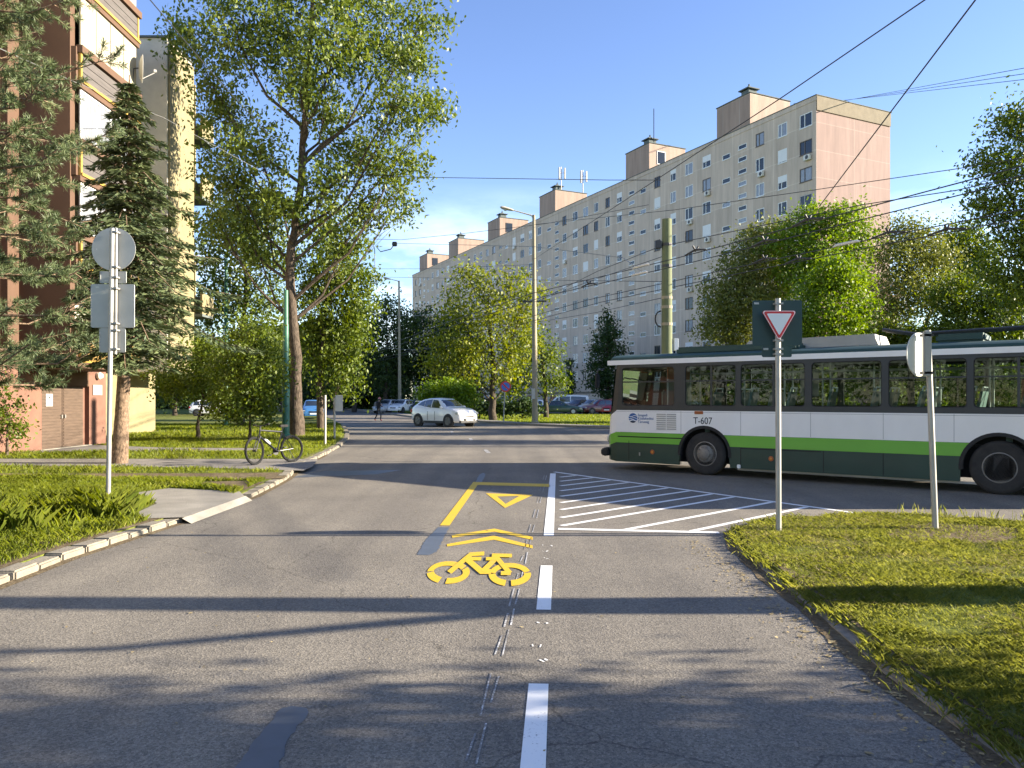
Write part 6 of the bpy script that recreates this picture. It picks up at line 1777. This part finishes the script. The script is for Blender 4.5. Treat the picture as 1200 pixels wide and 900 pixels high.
def car(name, label, loc, heading, style, L_, Wd, paint_, group=None, scale_h=1.0, hub='alloy', detail=True, cladding=False):
    o = thing(name, label, 'car' if style != 'van' else 'van', loc, heading, group)
    st = SHAPES[style]; hw = Wd / 2
    def par(f):
        for i in range(len(st) - 1):
            if st[i][0] <= f <= st[i + 1][0]:
                t = (f - st[i][0]) / (st[i + 1][0] - st[i][0]); return [lerp(a, b, t) for a, b in zip(st[i][1:], st[i + 1][1:])]
        return list(st[-1][1:])
    X = lambda f: (f - .5) * L_
    def ring(f):
        zb, zm, zt, wl, wm, wt = par(f); zb *= scale_h; zm *= scale_h; zt *= scale_h
        h = [(0, zb), (wl * hw * .88, zb), (wl * hw * .97, zb + .07), (wl * hw, lerp(zb, zm, .45)), (wm * hw * 1.005, zm - .05), (wm * hw * .985, zm), (lerp(wm, wt, .5) * hw, lerp(zm, zt, .52)), (wt * hw, zt - .035 * (zt - zm > .2) - .008), (wt * hw * .86, zt), (0, zt + .018)]
        return h
    fs_ = sorted(set([s[0] for s in st] + [.03, .2, .35, .64, .8, .9]))
    mb = MB(); rings = []
    for f in fs_:
        h = ring(f); full = [(X(f), y, z) for y, z in h] + [(X(f), -y, z) for y, z in reversed(h[1:-1])]
        rings.append(full)
    m = len(rings[0])
    for i in range(len(rings) - 1):
        for k in range(m): mb.quad(rings[i][k], rings[i + 1][k], rings[i + 1][(k + 1) % m], rings[i][(k + 1) % m])
    mb.add(rings[0], [tuple(range(m))]); mb.add(rings[-1], [tuple(reversed(range(m)))])
    mb.build('body', paint_, o, smooth=True)
    w = WINS[style]
    def sp(f, q, s, e=.008):
        zb, zm, zt, wl, wm, wt = par(f); zm *= scale_h; zt = zt * scale_h - .043
        z = lerp(zm + .015, zt, q)
        # follow the body's own section
        zmid = lerp(zm, par(f)[2] * scale_h, .52); ymid = lerp(wm, wt, .5) * hw
        if z < zmid: y = lerp(wm * hw * .985, ymid, (z - zm) / max(zmid - zm, 1e-4))
        else: y = lerp(ymid, wt * hw, (z - zmid) / max(zt - zmid, 1e-4))
        return Vector((X(f), s * (y + e), z))
    for s in (1, -1):
        for poly in w['side']:
            (f0, a0), (f1, a1), (f2, a2), (f3, a3) = poly
            wm_ = MB(); G = []
            for i in range(5):
                u = i / 4; row = []
                for j in range(5):
                    v = j / 4
                    f = lerp(lerp(f0, f3, u), lerp(f1, f2, u), v); q = lerp(lerp(a0, a3, u), lerp(a1, a2, u), v)
                    row.append(sp(f, q, s))
                G.append(row)
            for i in range(4):
                for j in range(4): wm_.quad(G[i][j], G[i + 1][j], G[i + 1][j + 1], G[i][j + 1])
            wm_.build('side_window', M['car_glass'], o, smooth=True)
    for nm, key in (('windscreen', 'ws'), ('rear_window', 'rear')):
        a, b = w[key]; sgn = 1 if key == 'ws' else -1
        wm_ = MB(); n = 6; G = []
        for i in range(n + 1):
            f = lerp(a, b, i / n); h = ring(f); row = []
            ye, ze = h[7]; yr, zr = h[8]; 
            for y, z in ((-ye * .97, ze), (-yr, zr), (0, h[9][1]), (yr, zr), (ye * .97, ze)):
                row.append((X(f) + sgn * .012, y * .97, z + .012))
            G.append(row)
        for i in range(n):
            for j in range(4): wm_.quad(G[i][j], G[i + 1][j], G[i + 1][j + 1], G[i][j + 1])
        wm_.build(nm, M['car_glass'], o, smooth=True)
    wr = w['wr']
    for f in w['wb']:
        for s in (1, -1):
            x = X(f); y = s * hw
            MB().lathe([(wr + .07, .018 * s), (wr + .065, -.03 * s), (.05, -.03 * s)] if False else [(wr + .075, -.10 * s), (wr + .07, .012 * s), (wr + .02, .014 * s), (.05, .0)], (x, y * .985, wr), 'y', 24).build('wheel_arch', M['trim_black'], o, smooth=False)
            ty = MB().lathe([(wr * .66, .035 * s), (wr * .9, .045 * s), (wr, .02 * s), (wr, -.16 * s), (.1, -.17 * s)], (x, y * .985, wr), 'y', 24).build('wheel', M['tyre'], o, smooth=True)
            rm = MB()
            rm.lathe([(wr * .66, .036 * s), (wr * .60, .022 * s), (wr * .60, .012 * s), (.03, .012 * s)], (x, y * .985, wr), 'y', 20)
            rm.build('rim', M['trim_black'] if hub == 'alloy' else M['hubcap'], ty, smooth=True)
            if hub == 'alloy':
                sk = MB()
                for k in range(5):
                    a = 2 * math.pi * k / 5 + .3
                    for da in (-.16, .16):
                        c0 = Vector((x, y * .985 + .035 * s, wr)); e0 = c0 + Vector((math.cos(a) * .05, 0, math.sin(a) * .05)); e1 = c0 + Vector((math.cos(a + da) * wr * .66, .0, math.sin(a + da) * wr * .66))
                        sk.tube([e0, e1], .018, 5)
                sk.lathe([(wr * .70, .040 * s), (wr * .62, .040 * s), (wr * .62, .02 * s)], (x, y * .985, wr), 'y', 20)
                sk.lathe([(.06, .045 * s), (.0, .05 * s)], (x, y * .985, wr), 'y', 10)
                sk.build('spokes', M['alloy'], ty)
    # lamps, grille, plates, mirrors
    fz_ = par(.93); zl = lerp(fz_[0], fz_[1], .80) * scale_h
    for s in (1, -1):
        MB().bbox(X(.925), X(.988), s * hw * .80 - .17, s * hw * .80 + .10, zl - .05, zl + .07, .04).build('headlight', M['headlamp'], o)
        MB().bbox(X(.0) - .01, X(.05), s * hw * .78 - .12, s * hw * .78 + .12, par(.02)[1] * scale_h - .22, par(.02)[1] * scale_h - .0, .04).build('tail_light', M['tail'], o)
        pm = sp(w['side'][-1][3][0] - .02, .12, s, .0)
        MB().bbox(pm.x - .05, pm.x + .08, min(pm.y + .02 * s, pm.y + .2 * s), max(pm.y + .02 * s, pm.y + .2 * s), pm.z, pm.z + .13, .03).build('mirror', paint_, o)
        for f in (.33, .47): 
            q = sp(f, 0, s, .012); MB().bbox(q.x - .02, q.x + .12, q.y - .02, q.y + .02, q.z - .16, q.z - .125, .01).build('door_handle', paint_, o)
            sm_ = MB(); yv = par(f)
            sm_.box(X(f + .06) - .006, X(f + .06) + .006, s * hw * yv[3] * 1.0 - .01, s * hw * yv[3] * 1.0 + .006, .35 * scale_h, .85 * scale_h)
            sm_.build('door_seam', M['trim_black'], o)
    MB().bbox(X(.975), X(1.0) + .012, -hw * .42, hw * .42, .56 * scale_h - .05, .56 * scale_h + .08, .02).build('grille', M['trim_black'], o)
    MB().bbox(X(.97), X(1.0) + .03, -hw * .80, hw * .80, .26, .40, .03).build('bumper', M['trim_black'] if cladding else paint_, o)
    MB().box(X(1) + .031, X(1) + .038, -.26, .26, .38, .49).build('number_plate', M['sign_white'], o)
    MB().box(X(0) - .02, X(0) - .003, -.26, .26, .55, .66).build('number_plate', M['sign_white'], o)
    if cladding:
        for s in (1, -1): MB().bbox(X(.28), X(.72), s * hw * .99 - .02, s * hw * .99 + .015, .22, .36, .012).build('sill', M['trim_black'], o)
        MB().bbox(X(.965), X(1.0) + .035, -hw * .5, hw * .5, .40, .52, .02).build('air_intake', M['trim_black'], o)
        MB().bbox(X(.02), X(.10), -hw * .55, hw * .55, 1.50, 1.55, .015).build('spoiler', paint_, o)
    return o
car('crossover_car', 'white compact crossover car with dark roofline windows turning through the junction', (-4.15, 47.0, 0), math.atan2(-.67, .74), 'crossover', 4.4, 1.86, M['car_white'], cladding=True, scale_h=1.10)
pk = 'cars parked in front of the long grey block'
zP = VZ + .012
def park(px, d): p = at(px, 480, d); return (p.x, p.y, zP)
car('parked_car', 'dark green old saloon with pale hubcaps parked right of the tall lamp post', park(655, 79.5), R(-4), 'sedan', 4.9, 1.72, M['car_green'], pk, hub='cap')
car('parked_van', 'white van with high roof standing behind the dark green saloon', park(664, 92), R(175), 'van', 5.2, 1.9, M['car_white'], pk)
car('parked_car', 'white hatchback half hidden behind the tall lamp post', park(621, 85), R(160), 'hatch', 4.1, 1.7, M['car_white'], pk)
car('parked_car', 'silver hatchback just right of the dark green saloon bonnet', park(694, 86), R(-130), 'hatch', 4.2, 1.72, M['car_silver'], pk)
car('parked_car', 'white hatchback behind the silver one near the conical tree', park(684, 93), R(-130), 'hatch', 4.2, 1.72, M['car_white'], pk)
car('parked_car', 'dark red car with its tail close to the bus front', park(702, 80.5), R(200), 'hatch', 4.0, 1.7, M['car_darkred'], pk)
car('parked_car', 'bright red hatchback nearest to the bus windscreen', park(712, 81.5), R(-100), 'hatch', 3.9, 1.7, M['car_red'], pk)
car('parked_car', 'navy hatchback between the white van and the silver hatchback', park(676, 88), R(-130), 'hatch', 4.1, 1.7, M['car_navy'], pk)
pk2 = 'cars parked in the shade under the far trees'
def park2(px, d): p = at(px, 480, d); return (p.x, p.y, VZ)
car('parked_car', 'silver car in shade right of the person', park2(454, 88), R(-110), 'hatch', 4.2, 1.75, M['car_silver'], pk2)
car('parked_car', 'white car in shade directly behind the farther lamp post', park2(471, 88), R(-110), 'hatch', 4.3, 1.75, M['car_white'], pk2)
car('parked_car', 'dark car in shade between the farther lamp post and the rounded bush', park2(484, 90), R(-110), 'hatch', 4.3, 1.75, M['car_dark'], pk2)
car('parked_van', 'pale grey van glimpsed left of the blue round sign under the trees', park(578, 98), R(170), 'van', 5.2, 1.95, M['car_silver'], pk)
car('parked_car', 'red car glimpsed between the blue round sign and the lamp post', park(607, 98), R(170), 'hatch', 4.2, 1.75, M['car_red'], pk)
car('parked_car', 'light blue car partly hidden behind the big roadside trunk', park2(367, 62), R(-75), 'hatch', 4.1, 1.72, M['car_blue'])
car('parked_car', 'white car on the rear lawn seen under the small forked shrub tree', park2(252, 72), R(10), 'hatch', 4.3, 1.72, M['car_white'])

# ---------------------------------------------------------------- bicycle
wf = g(299, 545, VZ + .008); wb = g(342.5, 541.5, VZ + .008)
hd = Vector((wf.x - wb.x, wf.y - wb.y, 0)); 
hd = hd.normalized()
ctr = (wf + wb) * .5
bk = thing('bicycle', 'dark mountain bicycle with front wheel turned left on the path before the big trunk', 'bicycle', (ctr.x, ctr.y, VZ + .008), math.atan2(hd.y, hd.x))
M['bike_black'] = mat('bicycle_tyre', (0.006, 0.006, 0.006), .9); M['bike_frame'] = mat('black_bicycle_frame', (0.008, 0.008, 0.009), .35, coat=.3); M['bike_silver'] = mat('bicycle_silver', (.06, .06, .06), .4, metal=.2)
WB, RW = 1.10, .345
tilt = Matrix.Rotation(R(4), 4, 'X')
def T(x, y, z): return tilt @ Vector((x, y, z))
F0 = Vector((WB / 2, 0, RW)); B0 = Vector((-WB / 2, 0, RW))
BBk = Vector((-.10, 0, .30)); ST = Vector((-.27, 0, .78)); HT1 = Vector((.37, 0, .84)); HT0 = Vector((.40, 0, .70))
tT = lambda *ps: [tilt @ p for p in ps]
fm = MB()
fm.tube(tT(ST, HT1), .022, 8); fm.tube(tT(BBk, HT0), .027, 8); fm.tube(tT(BBk, ST + Vector((-.03, 0, .10))), .017, 8); fm.tube(tT(HT0, HT1), .022, 8)
for s in (-.06, .06):
    fm.tube(tT(BBk + Vector((0, s * .5, 0)), B0 + Vector((0, s, 0))), .010, 6); fm.tube(tT(ST + Vector((0, s * .5, -.02)), B0 + Vector((0, s, 0))), .009, 6)
fm.build('frame', M['bike_frame'], bk, smooth=True)
def wheel(c, turn):
    rot = tilt @ Matrix.Translation(c) @ Matrix.Rotation(turn, 4, 'Z')
    tm = MB(); n = 36
    tm.tube([rot @ Vector((math.cos(2 * math.pi * k / n) * (RW - .026), 0, math.sin(2 * math.pi * k / n) * (RW - .026))) for k in range(n + 1)], .031, 8, cap=False)
    w_ = tm.build('wheel', M['bike_black'], bk, smooth=True)
    rm = MB().tube([rot @ Vector((math.cos(2 * math.pi * k / n) * (RW - .055), 0, math.sin(2 * math.pi * k / n) * (RW - .055))) for k in range(n + 1)], .010, 6, cap=False)
    rm.tube([rot @ Vector((0, -.05, 0)), rot @ Vector((0, .05, 0))], .022, 8)
    for k in range(28):
        a = 2 * math.pi * k / 28
        rm.tube([rot @ Vector((0, (.03 if k % 2 else -.03), 0)), rot @ Vector((math.cos(a) * (RW - .06), 0, math.sin(a) * (RW - .06)))], .0016, 3, cap=False)
    rm.build('rim', M['bike_black'], w_)
wheel(B0, 0); wheel(F0, R(16))
fk = MB()
for s in (-.055, .055): fk.tube(tT(HT0 + Vector((0, s, 0)), F0 + Vector((0, s, 0))), .014, 6)
fk.tube(tT(HT1, HT1 + Vector((-.02, 0, .10))), .018, 8)
fk.build('fork', M['bike_silver'], bk)
hb = MB().tube([T(.33, -.31, .98), T(.36, -.12, .95), T(.36, .12, .95), T(.33, .31, .98)], .014, 8)
hbo = hb.build('handlebar', M['bike_frame'], bk)
for s in (-1, 1): MB().tube([T(.335, s * .2, .972), T(.33, s * .32, .982)], .021, 8).build('grip', M['black_rubber'], hbo)
sdm = MB().bbox(-.16, .12, -.065, .065, -.03, .03, .028, tilt @ Matrix.Translation((-.31, 0, .93)))
sdm.tube([T(-.30, 0, .86), T(-.305, 0, .91)], .014, 8).build('saddle', M['black_rubber'], bk)
ch = MB().lathe([(.09, -.05), (.09, -.045), (.02, -.045)], BBk, 'y', 20, tilt).tube(tT(BBk + Vector((0, -.08, 0)), BBk + Vector((.14, -.09, -.09))), .012, 6).tube(tT(BBk + Vector((0, .08, 0)), BBk + Vector((-.14, .09, .09))), .012, 6)
cho = ch.build('crankset', M['trim_black'], bk)
for s, q in ((-1, Vector((.14, -.14, -.09))), (1, Vector((-.14, .14, .09)))):
    MB().bbox(-.045, .045, -.04, .04, -.012, .012, .006, tilt @ Matrix.Translation(BBk + q)).build('pedal', M['trim_black'], cho)
MB().tube([T(-.42, .06, .32), T(-.50, .20, .03)], .010, 6).build('kickstand', M['bike_silver'], bk)
MB().lathe([(.034, 0), (.036, .14), (.02, .17), (.02, .19), (0, .19)], (0, 0, 0), 'z', 12, tilt @ Matrix.Translation((.10, 0, .50)) @ Matrix.Rotation(R(52), 4, 'Y')).build('water_bottle', M['sign_white'], bk, smooth=True)

# ---------------------------------------------------------------- person crossing the far street
M['skin'] = mat('skin', (0.50, 0.30, 0.21), .6); M['black_cloth'] = mat('black_clothing', (0.018, 0.018, 0.022), .9); M['grey_cloth'] = mat('grey_leggings', (0.09, 0.095, 0.10), .9); M['pink_cap'] = mat('pink_cap', (0.55, 0.22, 0.22), .8); M['red_shoe'] = mat('red_shoe', (0.55, 0.08, 0.08), .6); M['grey_bag'] = mat('grey_backpack', (0.24, 0.24, 0.25), .8)
pb = g(443.5, 493.5); 
pr = thing('person', 'person in black jacket and pink cap walking right across the far street with a phone', 'person', (pb.x, pb.y, 0), R(-15))
def skin_body(name, verts, edges, radii, m, parent, root=0):
    me = bpy.data.meshes.new(name); me.from_pydata(verts, edges, []); o = bpy.data.objects.new(name, me); S.collection.objects.link(o)
    sk = o.modifiers.new('skin', 'SKIN'); ss = o.modifiers.new('sub', 'SUBSURF'); ss.levels = 2; ss.render_levels = 2
    for i, r in enumerate(radii):
        v_ = me.skin_vertices[0].data[i]; v_.radius = (r, r) if not isinstance(r, tuple) else r
        v_.use_root = (i == root)
    bpy.context.view_layer.update()
    dg = bpy.context.evaluated_depsgraph_get(); nm = bpy.data.meshes.new_from_object(o.evaluated_get(dg)); bpy.data.objects.remove(o)
    nm.materials.clear()
    for q in m: nm.materials.append(q)
    nm.polygons.foreach_set('use_smooth', [True] * len(nm.polygons))
    o = bpy.data.objects.new(name, nm); S.collection.objects.link(o); o.parent = parent
    return o
V_ = [(0, 0, .95), (.0, 0, 1.12), (.02, 0, 1.32), (.03, 0, 1.44), (.06, 0, 1.53), (.09, 0, 1.62), (.10, 0, 1.72),
      (.02, .10, .90), (.16, .10, .50), (.12, .11, .10), (.24, .11, .04),
      (-.01, -.10, .90), (-.06, -.10, .50), (-.26, -.10, .14), (-.17, -.10, .05),
      (.02, .19, 1.40), (.02, .24, 1.14), (.24, .18, 1.10), (.31, .17, 1.13),
      (.02, -.19, 1.40), (.06, -.23, 1.14), (.29, -.12, 1.22), (.36, -.11, 1.27)]
E_ = [(0, 1), (1, 2), (2, 3), (3, 4), (4, 5), (5, 6), (0, 7), (7, 8), (8, 9), (9, 10), (0, 11), (11, 12), (12, 13), (13, 14), (3, 15), (15, 16), (16, 17), (17, 18), (3, 19), (19, 20), (20, 21), (21, 22)]
Rr = [(.15, .12), (.14, .12), (.17, .13), (.12, .09), .05, .085, .075, .085, .06, .045, .04, .085, .06, .045, .04, .065, .045, .036, .032, .065, .045, .036, .032]
body = skin_body('body', V_, E_, Rr, [M['black_cloth'], M['grey_cloth'], M['skin'], M['red_shoe']], pr)
for p in body.data.polygons:
    c = p.center
    if c.z > 1.49 or (c.x > .27 and c.z > 1.05): p.material_index = 2
    elif c.z < .13: p.material_index = 3
    elif c.z < .92: p.material_index = 1 if c.y > 0 else 0
MB().lathe([(.105, -.02), (.108, .03), (.085, .09), (.0, .115)], (.085, 0, 1.68), 'z', 14).bbox(.14, .27, -.06, .06, 1.665, 1.685, .008).build('cap', M['pink_cap'], pr, smooth=True)
MB().lathe([(.095, -.13), (.10, -.05), (.10, .0)], (.055, 0, 1.68), 'z', 12).build('hair', M['trim_black'], pr)
MB().bbox(.175, .205, -.02, .02, 1.60, 1.635, .01).build('nose', M['skin'], pr)
ph = pr.matrix_basis @ Vector((.40, -.10, 1.30)); ph = Matrix.Translation((pb.x, pb.y, 0)) @ Matrix.Rotation(R(-15), 4, 'Z') @ Vector((.40, -.10, 1.30))
po = MB().bbox(-.01, .01, -.04, .04, -.08, .08, .006).build('phone', M['trim_black'], None); po.location = ph
tag(po, 'small dark phone held up in the walking person hand', 'phone')
bp = MB().bbox(-.30, -.12, -.15, .15, 1.08, 1.46, .06).bbox(-.34, -.28, -.11, .11, 1.10, 1.28, .03).build('backpack', M['grey_bag'], None, smooth=True)
bp.location = (pb.x, pb.y, 0); bp.rotation_euler = (0, 0, R(-15))
tag(bp, 'grey backpack worn on the back of the walking person', 'backpack')
